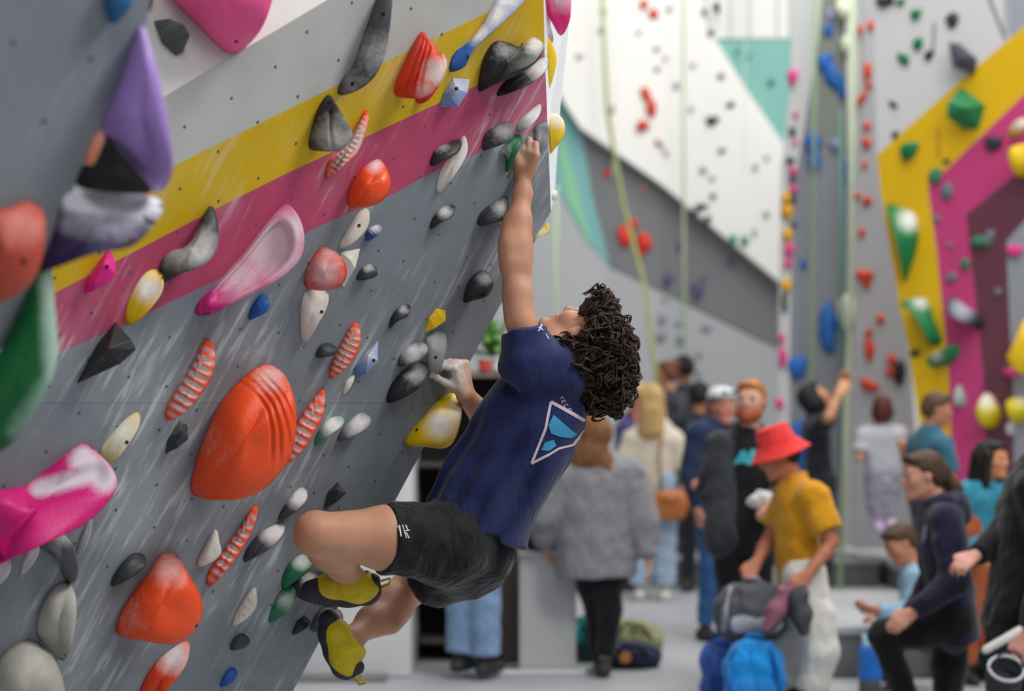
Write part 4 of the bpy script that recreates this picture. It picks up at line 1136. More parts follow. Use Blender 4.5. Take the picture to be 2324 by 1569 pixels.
hold('yellow pointed volume at the frame edge above the black haired woman', '#efc414', [(2284, 816), (2300, 780), (2330, 720), (2370, 720), (2370, 850), (2310, 845)], 0.3, 0.3, dirn=(1, 0), name='climbing_volume', **RWH)
hold('yellow hold with a white top, left of a pair on the maroon band', '#d8c618', [(2236, 892), (2254, 900), (2272, 940), (2264, 966), (2244, 974), (2220, 956), (2216, 924)], 0.2, 0.4, chalk=[(2240, 908, 24, .9)], dirn=(1, 0), **RWH)
hold('yellow hold of the pair near the frame edge beside the maroon band', '#d8c618', [(2282, 916), (2304, 902), (2330, 906), (2340, 940), (2318, 962), (2292, 954)], 0.2, 0.4, dirn=(1, 0), chalk=[(2318, 908, 16, .6)], **RWH)
hold('chalky white and yellow hold high on the pink band', '#d9b92a', [(2286, 306), (2300, 280), (2322, 268), (2336, 280), (2318, 304), (2296, 314)], 0.12, 0.3, dirn=(1, 0), chalk=[(2312, 280, 22, .9)], **RWH)
hold('small white hold between the two yellow ones', '#d8d8de', [(2284, 966), (2296, 956), (2306, 970), (2298, 988), (2286, 984)], 0.1, 0.3, dirn=(1, 0), **RWH)
hold('pale grey green hold low on the pink band', '#a5b5b0', [(2164, 900), (2176, 872), (2188, 890), (2192, 920), (2170, 922)], 0.1, 0.3, dirn=(1, 0), **RWH)


def rope(label, pts, col, r=0.012):
    o = Geo().add(tube_geo(pts, r, 8)).obj('climbing_rope', mat(col, 0.7, 0.1, 60, bump=0.3, bscale=200))
    tag(o, label, 'rope', 'belay ropes')
    return o


rope('yellow green rope slanting down across the dark grey band', [P(1365, -60, 19.0), P(1378, 250, 19.0), (P(1412, 450, 19.0)), P(1440, 560, 18.9), P(1466, 660, 18.8), P(1530, 1217, 18.3)], '#a5ad68', .02)
rope('pale green rope hanging straight in front of the back wall right of the red holds', [P(1552, -60, 18.9), P(1552, 500, 18.9), P(1553, 1207, 18.9)], '#b4bf9c', .014)
rope('green rope hanging down the dark front of the tower', [P(1852, -40, 15.9), P(1846, 400, 15.9), P(1842, 780, 15.9), P(1840, 1333, 15.9)], '#8aa274', .015)
rope('blue green rope along the corner of the tower', [P(1908, 250, 15.8), P(1911, 600, 15.8), P(1910, 1336, 15.8)], '#5c8f88', .014)
rope('light green rope beside the corner post of the tower', [P(1932, -40, 15.7), P(1932, 600, 15.7), P(1920, 900, 15.7), P(1906, 1344, 15.5)], '#bccbaa', .018)
rope('pale rope near the wall corner left of the back wall', [P(1262, 420, 18.8), P(1258, 700, 18.8), P(1256, 1266, 18.8)], '#b9c6a4', .02)
# ------------------------------------------------------------------ the climber
SKIN = skin_mat('#c39478')
cl = thing('person', 'climber in navy T-shirt and black shorts hanging by one raised arm from the overhanging wall', 'person', P(1050, 1240, 5.6))
SHL, ELL_, WRL = P(1196, 800, 5.5), P(1168, 598, 5.52), P(1188, 392, 5.60)
SHR, ELR, WRR = P(1262, 872, 5.78), P(1128, 985, 5.94), P(1056, 896, 5.74)
NB = P(1262, 822, 5.64)
HL, HR = P(1028, 1232, 5.53), P(1062, 1268, 5.72)
KL, AL = P(722, 1212, 5.34), P(802, 1318, 5.60)
KR, AR = P(925, 1338, 5.95), P(797, 1452, 5.66)
HC = P(1318, 776, 5.62)
HRm = frame(V(-.08, .42, .88), V(.95, -.15, .18))


def chalk_hands(v):
    out = np.zeros(len(v))
    for c, r in ((P(1022, 845, 5.66), .075), (P(1196, 330, 5.62), .05)):
        out = np.maximum(out, np.clip(1.4 - np.linalg.norm(v - c, axis=1) / r, 0, 1) * (1.6 if r > .06 else .9))
    return out


B = Body(0.0042, 0.02)
head_prims(B, HC, HRm, 1.0)
B.cone(HC + HRm @ V(-.03, 0, -.05), NB, .058, .064, 0.03)
# trunk, mostly under the shirt
B.cone(P(1235, 850, 5.64), P(1130, 1040, 5.64), .11, .10, .05); B.cone(P(1130, 1040, 5.64), P(1050, 1230, 5.62), .10, .09, .05)
B.cone(SHL, SHR, .045, .045, .04)
# raised left arm: deltoid, biceps, triceps, forearm
B.cone(NB, SHL, .042, .045, .03)
B.chain([SHL, P(1186, 735, 5.5), P(1176, 660, 5.51), ELL_], [.048, .037, .035, .035], .02)
B.ell(P(1168, 690, 5.5), V(.030, .034, .07), frame(V(1, 0, 0), ELL_ - SHL), .03)
B.chain([ELL_, P(1168, 560, 5.53), P(1176, 500, 5.555), P(1186, 440, 5.585), WRL], [.035, .037, .033, .025, .021], .02)
B.ell(P(1155, 568, 5.53), V(.022, .028, .085), frame(V(1, 0, .05), WRL - ELL_), .03)
B.ell(P(1192, 560, 5.53), V(.017, .028, .08), frame(V(1, 0, .05), WRL - ELL_), .03)
hand_prims(B, WRL, P(1197, 340, 5.58), V(.86, -.50, -.08), V(-.10, .30, .90), V(-.60, .75, .10), V(-.5, .6, -.6), 1.08, k=.004, spread=.06,
           thumb=[P(1178, 372, 5.585), P(1166, 348, 5.59), P(1160, 330, 5.62), P(1160, 312, 5.645)])
# lower right arm
B.chain([SHR, ELR], [.05, .038], .02)
B.chain([ELR, ELR * .6 + WRR * .4, WRR], [.038, .040, .026], .015)
hand_prims(B, WRR, P(1042, 822, 5.70), V(.55, .75, .35), V(-.85, -.2, .12), V(-.75, .15, -.55), V(-.45, .25, -.8), 1.0,
           thumb=[P(1034, 880, 5.715), P(1010, 868, 5.69), P(992, 858, 5.68), P(982, 838, 5.68)])
# hips and legs
B.cone(HL, HR, .082, .082, .05)
B.chain([HL, HL * .5 + KL * .5, KL], [.085, .086, .056], .03)
B.ell(KL + V(-.012, -.005, .0), V(.052, .055, .056), None, .03)
B.chain([KL, KL * .7 + AL * .3, KL * .35 + AL * .65, AL], [.052, .058, .044, .034], .02)
B.ell(KL * .62 + AL * .38 + V(.03, 0, -.0), V(.042, .045, .08), frame(V(1, 0, 0), AL - KL), .03)
B.chain([HR, HR * .5 + KR * .5, KR], [.082, .074, .050], .03)
B.chain([KR, KR * .72 + AR * .28, KR * .35 + AR * .65, AR], [.046, .054, .041, .031], .03)
B.ell(KR * .68 + AR * .32 + V(.015, 0, -.02), V(.03, .036, .11), frame(V(1, 0, 0), AR - KR), .05)
T1, H1 = P(708, 1338, 5.56), P(834, 1340, 5.60)       # toe and heel of each foot
T2, H2 = P(748, 1408, 5.63), P(786, 1512, 5.64)
B.chain([T1, P(750, 1336, 5.585), H1], [.022, .034, .028], .02); B.cone(AL, H1 * .75 + T1 * .25, .033, .032, .03)
B.chain([T2, P(770, 1455, 5.635), H2], [.022, .034, .028], .02); B.cone(AR, H2 * .7 + T2 * .3, .033, .032, .03)
body_o, bv, bq = B.obj('body', SKIN, cl, chalk=chalk_hands)
eyes(HC, HRm, cl, 1.0, '#d8d0ca')
o = Geo().add(tube_geo([HC + HRm @ V(.092, .046, .03), HC + HRm @ V(.1, .032, .036), HC + HRm @ V(.098, .018, .033)], [.002, .0035, .002], 6)).add(
    tube_geo([HC + HRm @ V(.092, -.046, .03), HC + HRm @ V(.1, -.032, .036), HC + HRm @ V(.098, -.018, .033)], [.002, .0035, .002], 6)).obj('eyebrows', mat('#241812', .8, bump=0), cl)

# hair: scalp mass plus hundreds of curls
HAIR = mat('#36261c', 0.5, 0.7, 16, bump=0.3, bscale=150)
Hb = Body(0.006, 0.03)
Hb.ell(HC + HRm @ V(-.03, 0, .05), V(.094, .086, .084), HRm)
Hb.ell(HC + HRm @ V(-.07, 0, -.01), V(.078, .084, .088), HRm)
Hb.ell(P(1372, 868, 5.60), V(.070, .07, .075), None)
Hb.ell(P(1352, 705, 5.62), V(.045, .055, .038), None)
Hb.dispf = folds([((1, .2, .3), .030, 1), ((.1, 1, .3), .026, 1), ((.3, -.4, 1), .034, 1), ((1, 1, -1), .05, .8)], .0035, 21)
sc_o, sv, sq = Hb.obj('hair', HAIR, cl)
rr = random.Random(11)
sn = np.zeros((len(sv), 3))
fn = np.cross(sv[sq[:, 1]] - sv[sq[:, 0]], sv[sq[:, 2]] - sv[sq[:, 0]])
for k in range(4): np.add.at(sn, sq[:, k], fn)
sn /= np.linalg.norm(sn, axis=1)[:, None] + 1e-9
if ((sv - sv.mean(0)) * sn).sum(1).mean() < 0: sn = -sn
g = Geo()
cand = list(range(len(sv))); rr.shuffle(cand)
made = 0
for i in cand:
    p, n = sv[i], sn[i]
    L = HRm.T @ (p - HC)
    if L[0] > .045 and L[2] < .07: continue           # keep the face clear
    if L[0] > -.03 and L[2] < .035: continue             # and the ear, cheek and neck
    t = unit(np.cross(n, V(rr.gauss(0, 1), rr.gauss(0, 1), rr.gauss(0, 1))))
    b = np.cross(n, t)
    ln = rr.uniform(.03, .07); rad = rr.uniform(.006, .015); turns = rr.uniform(.7, 1.6); lift = rr.uniform(.004, .03)
    K = 12; ph = rr.uniform(0, 6.28)
    for st in range(4):
        o1, o2 = rr.gauss(0, .0028), rr.gauss(0, .0028); pts, rs = [], []
        for k in range(K):
            u_ = k / (K - 1); a = 2 * math.pi * turns * u_ + ph
            pts.append(p - n * .006 + t * (ln * (u_ - .3) + o1) + n * (.004 + lift * math.sin(math.pi * u_) + rad * math.cos(a) * .7 + o2) + b * (rad * math.sin(a) + o1))
            rs.append(.0023 * (1 - .7 * abs(2 * u_ - 1) ** 3))
        g.add(tube_geo(pts, rs, 4, caps=False))
    made += 1
    if made > 800: break
co = g.obj('curls', HAIR, sc_o); co['kind'] = 'stuff'

# T-shirt
NAVY = cloth_mat('#1a2148', '#222c5a', fold=0.35, fscale=4.0)
S = Body(0.0055, 0.03)
ax = unit(P(1068, 1190, 5.6) - P(1240, 850, 5.62))       # down the trunk
sid = unit(np.cross(ax, V(0.25, 1, 0)))
S.cone(P(1268, 862, 5.62), P(1196, 960, 5.62), .098, .128, .05)
S.cone(P(1196, 960, 5.62), P(1120, 1070, 5.61), .132, .118, .05)
S.cone(P(1176, 985, 5.62), P(1085, 1175, 5.60), .118, .118, .05)
S.cone(P(1240, 950, 5.60), P(1160, 1140, 5.60), .105, .075, .05)
S.cone(P(1078, 1120, 5.60), P(1046, 1245, 5.60), .112, .142, .04)
S.cone(P(1130, 1170, 5.60), P(1118, 1250, 5.60), .085, .092, .03)
hn = unit(V(-.40, 0.0, -.92))
S.cut(P(1065, 1188, 5.6) - V(0, 0, 0), hn, .006)
S.cone(P(1252, 828, 5.60), P(1205, 790, 5.52), .072, .062, .03)
S.cone(P(1262, 850, 5.55), SHL + V(.0, 0, -.03), .088, .078, .03)
S.chain([SHL + V(0, 0, -.02), P(1186, 752, 5.5)], [.074, .060], .03, flat=1)
S.cone(P(1262, 880, 5.7), SHR, .085, .075, .03)
S.chain([SHR, SHR * .45 + ELR * .55], [.07, .062], .03, flat=1)
S.cone(NB + V(.006, 0, .0), NB + V(.018, 0, .018), .075, .064, .02)
S.ell(P(1278, 812, 5.62), V(.050, .052, .05), None, .012, sub=True) if False else None
fdir = unit(P(1215, 900, 5.6) - P(1090, 1200, 5.6))
pr = unit(np.cross(fdir, V(0, 1, 0)))


def shirt_folds(p):
    q = p - P(1130, 1060, 5.6)
    s = q @ pr; t = q @ fdir; y = q[:, 1]
    w = np.clip((0.22 - t) / .3, 0.15, 1)              # folds deepen towards the hem
    a = 0.0085 * w * np.sin(s * 88 + 1.7 * np.sin(t * 7) + y * 35)
    b = 0.0035 * np.sin(s * 38 - t * 21 + y * 22)
    c = 0.003 * np.sin(t * 52 + s * 25 + 2 * np.sin(s * 12))  * np.clip(1.2 - w, 0, 1)
    return a + b + c


S.dispf = shirt_folds
sh_o, shv, shq = S.obj('shirt', NAVY, cl)
# hem and sleeve stitching
# shorts
BLACK = cloth_mat('#0e0f12', '#1b1c20', fold=0.6, fscale=5.0, rough=0.7)
Q = Body(0.0055, 0.03)
Q.cone(P(1045, 1215, 5.60), P(1100, 1255, 5.62), .112, .085, .05)
Q.cone(P(1020, 1230, 5.56), P(1080, 1262, 5.66), .110, .092, .05)
Q.chain([HL + V(-.01, 0, 0), HL * .47 + KL * .53], [.112, .099], .04, flat=1)
Q.chain([HR, HR * .45 + KR * .55], [.110, .098], .04, flat=1)
Q.cone(HL + V(-.05, 0, -.03), HR + V(.0, 0, -.01), .075, .09, .05)
Q.dispf = folds([((1, .3, .9), .09, 1), ((.4, -.6, 1), .13, 1), ((1, .2, -.4), .06, .6)], .0030, 5)
so_o, sov, soq = Q.obj('shorts', BLACK, cl)


def decal(name, polys, base_v, base_q, m, parent, off=.0018, step=6.0):
    """flat print laid on the cloth: outlines in pixels, pressed on to the surface they are printed on"""
    bvh = BVHTree.FromPolygons([Vector(x) for x in base_v], [[int(i) for i in f] for f in base_q])
    G = Geo()
    for poly in polys:
        bm = bmesh.new()
        f = bm.faces.new([bm.verts.new((x, y, 0)) for x, y in poly])
        bmesh.ops.triangulate(bm, faces=bm.faces)
        for _ in range(4):
            es = [e for e in bm.edges if e.calc_length() > step]
            if not es: break
            bmesh.ops.subdivide_edges(bm, edges=es, cuts=1)
            bmesh.ops.triangulate(bm, faces=bm.faces)
        vs, ok = [], True
        for v_ in bm.verts:
            d = V((v_.co.x - 1162) / F, 1, -(v_.co.y - HOR) / F)
            h = bvh.ray_cast(Vector(CAMP), Vector(d).normalized())
            if h[0] is None: vs.append(None); continue
            n = np.array(h[1]); n = n if n @ d < 0 else -n
            vs.append(np.array(h[0]) + n * off)
        bm.verts.index_update()
        fs = [[v_.index for v_ in f.verts] for f in bm.faces if all(vs[v_.index] is not None for v_ in f.verts)]
        good = [x if x is not None else V(0, 0, 0) for x in vs]
        used = sorted({i for f in fs for i in f}); mp = {a: i for i, a in enumerate(used)}
        G.add(([good[i] for i in used], [[mp[i] for i in f] for f in fs]))
        bm.free()
    if not G.f: return None
    return G.obj(name, m, parent)


def stroke(a, b, w):
    a, b = V(*a), V(*b); n = unit(V(-(b - a)[1], (b - a)[0])) * w / 2
    return [tuple(a + n), tuple(b + n), tuple(b - n), tuple(a - n)]


INK_W = mat('#cdb9c6', .8, .08, bump=0); INK_B = mat('#3a93bd', .8, .06, bump=0); INK_D = mat('#141a3a', .8, bump=0)
decal('back_print_outline', [stroke((1250, 912), (1338, 962), 8), stroke((1338, 962), (1300, 1010), 6), stroke((1300, 1010), (1268, 1018), 5), stroke((1268, 1018), (1246, 1032), 5),
                             stroke((1246, 1032), (1206, 1052), 6), stroke((1206, 1052), (1238, 972), 6), stroke((1238, 972), (1250, 912), 6)], shv, shq, INK_W, sh_o)
decal('back_print_fill', [[(1256, 942), (1308, 986), (1296, 994), (1272, 992), (1250, 984), (1244, 966)], [(1228, 1022), (1236, 1004), (1256, 998), (1262, 1012), (1246, 1024)]], shv, shq, INK_B, sh_o)
TX = []
for (x, y), L in zip([(1268, 902), (1273, 911), (1279, 921), (1286, 931)], 'TECO'):
    d = unit(V(.52, .85)); n = V(-d[1], d[0]) * -1
    def c_(u, v): q = V(x, y) + d * u + n * v; return (q[0], q[1])
    if L == 'T': TX += [stroke(c_(0, 0), c_(8, 0), 1.6) if 0 else stroke(c_(0, 8), c_(7, 8), 1.6), stroke(c_(3.5, 0), c_(3.5, 8), 1.6)]
    if L == 'E': TX += [stroke(c_(0, 0), c_(0, 8), 1.6), stroke(c_(0, 0), c_(6, 0), 1.6), stroke(c_(0, 4), c_(5, 4), 1.6), stroke(c_(0, 8), c_(6, 8), 1.6)]
    if L in 'CO': TX += [stroke(c_(0, 0), c_(0, 8), 1.6), stroke(c_(0, 0), c_(6, 0), 1.6), stroke(c_(0, 8), c_(6, 8), 1.6)] + ([stroke(c_(6, 0), c_(6, 8), 1.6)] if L == 'O' else [])
decal('back_lettering', TX, shv, shq, INK_W, sh_o, step=5)
decal('sleeve_print', [stroke((1221, 752), (1230, 738), 3), stroke((1222, 744), (1232, 750), 2.5), stroke((1238, 758), (1244, 770), 2.5)], shv, shq, mat('#b9c2e6', .8, bump=0), sh_o, step=5)
decal('leg_print', [stroke((906, 1194), (910, 1218), 3.2), stroke((903, 1198), (907, 1193), 2.6), stroke((913, 1192), (922, 1222), 2.2), stroke((920, 1192), (926, 1206), 3), stroke((917, 1206), (930, 1204), 2.4), stroke((921, 1209), (928, 1222), 3)], sov, soq, mat('#cfd0d2', .8, bump=0), so_o, step=5)

# climbing shoes
SHY = mat('#c9b31a', .55, .18, 30, bump=.3, bscale=120); RUB = mat('#2c3034', .6, .1, 30); RUBG = mat('#4b565c', .55, .1, 30); LACE = mat('#15161b', .8, bump=0)
for T_, H_, A_, up in ((T1, H1, AL, V(.1, -.35, .9)), (T2, H2, AR, V(.85, -.35, .35))):
    f = unit(T_ - H_); up = unit(up - (up @ f) * f); L = np.linalg.norm(T_ - H_)
    X = Body(0.0045, 0.02)
    X.chain([H_ + up * .004, H_ + f * L * .35 + up * .012, H_ + f * L * .7 + up * .006, T_], [.036, .042, .038, .024], .02)
    X.cone(H_ + f * .03, A_ * .65 + H_ * .35 + up * .01, .036, .039, .03)
    X.ell(A_ + up * .03, V(.036, .036, .036), None, .01, sub=True)
    sh, xv, xq = X.obj('climbing_shoe', SHY, cl)
    X = Body(0.0045, 0.015)
    X.chain([H_ - up * .012, H_ + f * L * .35 - up * .014, H_ + f * L * .72 - up * .010, T_ - up * .004], [.034, .034, .035, .027], .02)
    X.cone(T_ + f * .004, T_ - f * .03 + up * .006, .025, .034, .01)
    X.cone(H_ - f * .010, H_ - f * .012 + up * .03, .031, .022, .01)
    X.cut(H_ + f * L * .5 + up * .006, up - f * .12, .004) if False else None
    X.obj('sole', RUB, sh)
    g = Geo()
    sdv = unit(np.cross(f, up))
    for k in range(4):
        c = H_ + f * L * (.45 + .1 * k) + up * (.046 - .004 * k)
        g.add(tube_geo([c - sdv * .026 - up * .016, c - sdv * .012, c + sdv * .012 + f * .006, c + sdv * .026 - up * .016 + f * .006], .0035, 6))
    g.obj('laces', LACE, sh)
    pt = [H_ - f * .036 + up * .03 + V(0, -.01, 0), H_ - f * .062 + up * .04 + V(0, -.012, 0), H_ - f * .06 + up * .02 + V(0, -.012, 0), H_ - f * .036 + up * .01 + V(0, -.01, 0)]
    Geo().add(tube_geo(pt, .004, 6)).obj('pull_tab', SHY, sh)
# ------------------------------------------------------------------ the people in the hall
def person(label, x, D, yaw, height=1.72, top=('#333333', 'short'), legs=('#222222', 'long'), hair=('#3a2a1c', 'short'), skin='#d2a080',
           J=None, headdir=None, headup=(0, 0, 1), shoes='#333333', loose=1.0, hem=None, wide=1.0, hands='relaxed', extra=None, hide_legs=False, zfoot=0.0, neck=True, vox=0.0095):
    """a clothed figure; J overrides joints with (px, py, metres further away)"""
    s = height / 1.75
    f = V(math.cos(math.radians(yaw)), math.sin(math.radians(yaw)), 0); l = V(-f[1], f[0], 0)
    gx = (x - 1162) / F * D
    def T(a, b, c): return V(gx, D, zfoot) + (f * a + l * b) * s + V(0, 0, c * s)
    j = dict(head=T(.01, 0, 1.635), neck=T(-.02, 0, 1.455), sl=T(-.01, .175, 1.40), sr=T(-.01, -.175, 1.40), el=T(-.03, .225, 1.12), er=T(-.03, -.225, 1.12),
             wl=T(.05, .215, .88), wr=T(.05, -.215, .88), hl=T(0, .085, .92), hr=T(0, -.085, .92), kl=T(.02, .09, .50), kr=T(.02, -.09, .50), al=T(-.02, .10, .085), ar=T(-.02, -.10, .085))
    for k, v_ in (J or {}).items():
        j[k] = P(v_[0], v_[1], D + (v_[2] if len(v_) > 2 else 0))
    pel = (j['hl'] + j['hr']) / 2 + V(0, 0, .03)
    root = thing('person', label, 'person', V(gx, D, zfoot))
    hd = f if headdir is None else unit(headdir)
    R = frame(hd, headup)
    SK = skin_mat(skin)
    side = unit(j['sl'] - j['sr']); upb = unit(j['neck'] - pel); fw = unit(np.cross(side, upb))
    B = Body(vox, 0.02)
    H = j['head']
    head_prims(B, H, R, s * 1.0)
    B.cone(H + R @ (V(-.025, 0, -.06) * s), j['neck'], .05 * s, .055 * s, .03)
    ch = j['neck'] - upb * .16 * s
    sq = (fw, .62)
    B.cone(ch, pel, .135 * s, .13 * s, .04, squash=sq)
    B.cone(j['sl'], j['sr'], .05 * s, .05 * s, .04)
    for q in 'lr':
        S_, E_, W_ = j['s' + q], j['e' + q], j['w' + q]
        B.chain([S_, S_ * .5 + E_ * .5, E_], [.050 * s, .044 * s, .036 * s], .02)
        B.chain([E_, E_ * .65 + W_ * .35, W_], [.037 * s, .038 * s, .025 * s], .015)
        fa = unit(W_ - E_)
        pn = unit(np.cross(fa, side if abs(fa @ side) < .9 else fw)); A = unit(np.cross(fa, pn)) if q == 'l' else -unit(np.cross(fa, pn))
        A = fw - (fw @ fa) * fa; A = unit(A) * -1 if np.linalg.norm(A) > .2 else unit(side)
        inn = unit(np.cross(A, fa)); inn = inn if inn @ (pel - W_) > 0 else -inn
        hand_prims(B, W_, W_ + fa * .088 * s, A, fa + inn * .35, fa * .5 + inn * .8, inn - fa * .2, s, k=.004)
        Hh, K_, A_ = j['h' + q], j['k' + q], j['a' + q]
        B.chain([Hh, Hh * .5 + K_ * .5, K_], [.085 * s, .07 * s, .050 * s], .03)
        B.chain([K_, K_ * .7 + A_ * .3, A_], [.050 * s, .052 * s, .034 * s], .02)
        B.cone(A_, A_ + V(0, 0, -.04), .034 * s, .034 * s, .01)
    B.obj('body', SK, root)
    eyes(H, R, root, s)
    # upper garment
    tc, kind = top[:2]
    m = cloth_mat(tc, top[2] if len(top) > 2 else None, fold=.6)
    pad = (.016 if kind != 'loose' else .03) * loose
    G = Body(vox, 0.03)
    hemp = pel - upb * (.05 if hem is None else hem)
    G.cone(ch + upb * .02, pel - upb * .08, (.145 * wide + pad) * s, (.145 * wide + pad) * s, .04, squash=(fw, .66))
    G.cut(hemp, -upb, .006)
    G.cone(j['sl'] * .96 + ch * .04, j['sr'] * .96 + ch * .04, .062 * s + pad * .5, .062 * s + pad * .5, .05)
    G.cone(ch + upb * .07, j['neck'] - upb * .01, .10 * s, .066 * s, .04)
    for q in 'lr':
        S_, E_, W_ = j['s' + q], j['e' + q], j['w' + q]
        if kind in ('short', 'polo'):
            G.chain([S_, S_ * .25 + E_ * .75], [.058 * s + pad, .058 * s + pad * .9], .03, flat=1)
        elif kind in ('long', 'loose', 'jacket', 'hood'):
            G.chain([S_, E_], [.056 * s + pad, .048 * s + pad], .03)
            G.chain([E_, E_ * .04 + W_ * .96], [.048 * s + pad, .033 * s + pad * .5], .02, flat=1)
        else:
            G.chain([S_, S_ * .6 + E_ * .4], [.058 * s + pad, .056 * s + pad * .9], .03, flat=1)
    G.dispf = folds([((.2, .3, 1), .16, 1), ((1, .4, .6), .11, .8), ((-.7, .2, 1), .07, .5)], .0035, int(x) % 97)
    shirt, gv, gq = G.obj({'jacket': 'jacket', 'hood': 'hoodie', 'loose': 'sweater', 'long': 'sweater', 'polo': 'polo_shirt'}.get(kind, 't_shirt'), m, root)
    if kind in ('hood', 'jacket'):
        C = Body(vox, .02)
        nk = j['neck']
        C.chain([nk + fw * .055 + side * .05 - upb * .0, nk + side * .085 - fw * .03, nk - fw * .085 + upb * .005, nk - side * .085 - fw * .03, nk + fw * .055 - side * .05], [.024, .034, .042, .034, .024], .02)
        if kind == 'hood': C.ell(nk - fw * .10 - upb * .05, V(.05, .10, .075), frame(fw, upb), .03)
        C.obj('hood' if kind == 'hood' else 'collar', m, shirt)
    if kind == 'polo':
        C = Body(.007, .01)
        nk = j['neck'] + upb * .012
        C.chain([nk + fw * .075 - upb * .03, nk + side * .06 + fw * .03, nk - fw * .05 + upb * .012, nk - side * .06 + fw * .03, nk + fw * .075 - upb * .03], [.014, .018, .022, .018, .014], .01)
        C.obj('collar', m, shirt)
    # trousers
    lc, lk = legs[:2]
    lm = cloth_mat(lc, legs[2] if len(legs) > 2 else None, fold=.6)
    wl_ = {'long': .014, 'wide': .040, 'tight': .015, 'shorts': .03}[lk]
    Lg = Body(vox, .03)
    Lg.cone(j['hl'] + V(0, 0, .04), j['hr'] + V(0, 0, .04), (.088 * s + wl_ * .4) * wide, (.088 * s + wl_ * .4) * wide, .04)
    Lg.cone(pel + upb * .06, pel - V(0, 0, .02), .135 * s * wide, .135 * s * wide, .04, squash=(fw, .7))
    for q in 'lr':
        Hh, K_, A_ = j['h' + q], j['k' + q], j['a' + q]
        if lk == 'shorts':
            Lg.chain([Hh, Hh * .15 + K_ * .85], [.092 * s + wl_ * .5, .072 * s + wl_], .03, flat=1)
        else:
            Lg.chain([Hh, Hh * .5 + K_ * .5, K_], [.092 * s + wl_ * .4, .075 * s + wl_ * .8, .055 * s + wl_], .03)
            Lg.chain([K_, A_ + unit(K_ - A_) * .03], [.055 * s + wl_, .042 * s + wl_ * 1.1], .02, flat=1)
    Lg.dispf = folds([((.1, .3, 1), .12, 1), ((1, .4, .5), .09, .6)], .003, int(x) % 89)
    Lg.obj('shorts' if lk == 'shorts' else 'trousers', lm, root)
    for q in 'lr':
        A_ = j['a' + q]; K_ = j['k' + q]
        dn = unit(A_ - K_); ff = unit(f - (f @ dn) * dn) if J and ('a' + q) in J else f
        X = Body(.008, .02)
        X.chain([A_ + dn * .045 - ff * .04, A_ + dn * .04 + ff * .06, A_ + dn * .05 + ff * .15], [.042 * s, .042 * s, .033 * s], .02)
        X.cone(A_ + dn * .0, A_ + dn * .04, .043 * s, .045 * s, .02)
        if dn[2] < -.8: X.cut(V(0, 0, A_[2] - .082 * s), V(0, 0, -1), .003)
        X.obj('shoe', mat(shoes, .6, .1), root)
    # hair
    hc, hk = hair[:2]
    if hk != 'none':
        HM = mat(hc, .6, .3, 18, bump=.5, bscale=70, stretch=(1, 1, .25))
        X = Body(.007, .02)
        def HT(a, b, c): return H + R @ (V(a, b, c) * s)
        X.ell(HT(-.022, 0, .045), V(.097, .083, .084) * s, R)
        X.ell(HT(-.05, 0, .0), V(.07, .081, .075) * s, R)
        X.ell(HT(.045, 0, .085), V(.05, .06, .028) * s, R)
        if hk in ('long', 'longback'):
            ln = hair[2] if len(hair) > 2 else .34
            X.cone(HT(-.05, .03, .0), HT(-.09, .04, -ln), .075 * s, .07 * s, .04); X.cone(HT(-.05, -.03, .0), HT(-.09, -.04, -ln), .075 * s, .065 * s, .04)
            X.cone(HT(-.08, 0, -.1), HT(-.10, 0, -ln - .05), .08 * s, .04 * s, .04)
            X.cone(HT(.02, .075, .03), HT(.0, .09, -ln * .6), .022 * s, .03 * s, .02); X.cone(HT(.02, -.075, .03), HT(.0, -.09, -ln * .6), .022 * s, .03 * s, .02)
        if hk == 'wild':
            X.ell(HT(-.05, 0, .01), V(.10, .115, .11) * s, R); X.ell(HT(-.07, .03, -.12), V(.085, .12, .13) * s, R); X.ell(HT(-.07, -.04, -.2), V(.07, .10, .12) * s, R)
        if hk == 'pony':
            X.ell(HT(-.115, 0, .02), V(.035, .035, .035) * s, R); X.chain([HT(-.12, 0, .0), HT(-.17, 0, -.08), HT(-.17, .0, -.2), HT(-.15, 0, -.30)], [.028 * s, .034 * s, .028 * s, .010 * s], .02)
        if hk == 'bob': X.ell(HT(-.03, 0, -.03), V(.088, .10, .10) * s, R)
        if hk == 'bun': X.ell(HT(-.10, 0, .08), V(.045, .045, .045) * s, R, .01)
        # clear the face
        X.ell(HT(.105, 0, -.025), V(.075, .066, .098) * s, R, .02, sub=True)
        X.dispf = folds([((0, 1, .15), .022, 1), ((1, .3, .1), .03, .8)], .0022 if hk != 'wild' else .006, 3)
        X.obj('hair', HM, root)
    if len(hair) > 3 or (hair[1] == 'short' and len(hair) > 2 and hair[2] == 'beard'):
        X = Body(.006, .015)
        X.ell(H + R @ (V(.055, 0, -.088) * s), V(.046, .052, .034) * s, R); X.chain([H + R @ (V(.0, .068, -.04) * s), H + R @ (V(.045, .055, -.075) * s), H + R @ (V(.085, 0, -.095) * s), H + R @ (V(.045, -.055, -.075) * s), H + R @ (V(.0, -.068, -.04) * s)], [.012, .02, .03, .02, .012], .02)
        X.ell(H + R @ (V(.098, 0, -.063) * s), V(.012, .018, .009) * s, R, .002, sub=True)
        X.obj('beard', mat('#9c4a2c', .7, .25, 40, bump=.5, bscale=120), root)
    return root, j, R, (gv, gq), shirt, fw, side, upb


def patch(name, poly, base, m, parent):
    return decal(name, [poly], base[0], base[1], m, parent, off=.004, step=12)


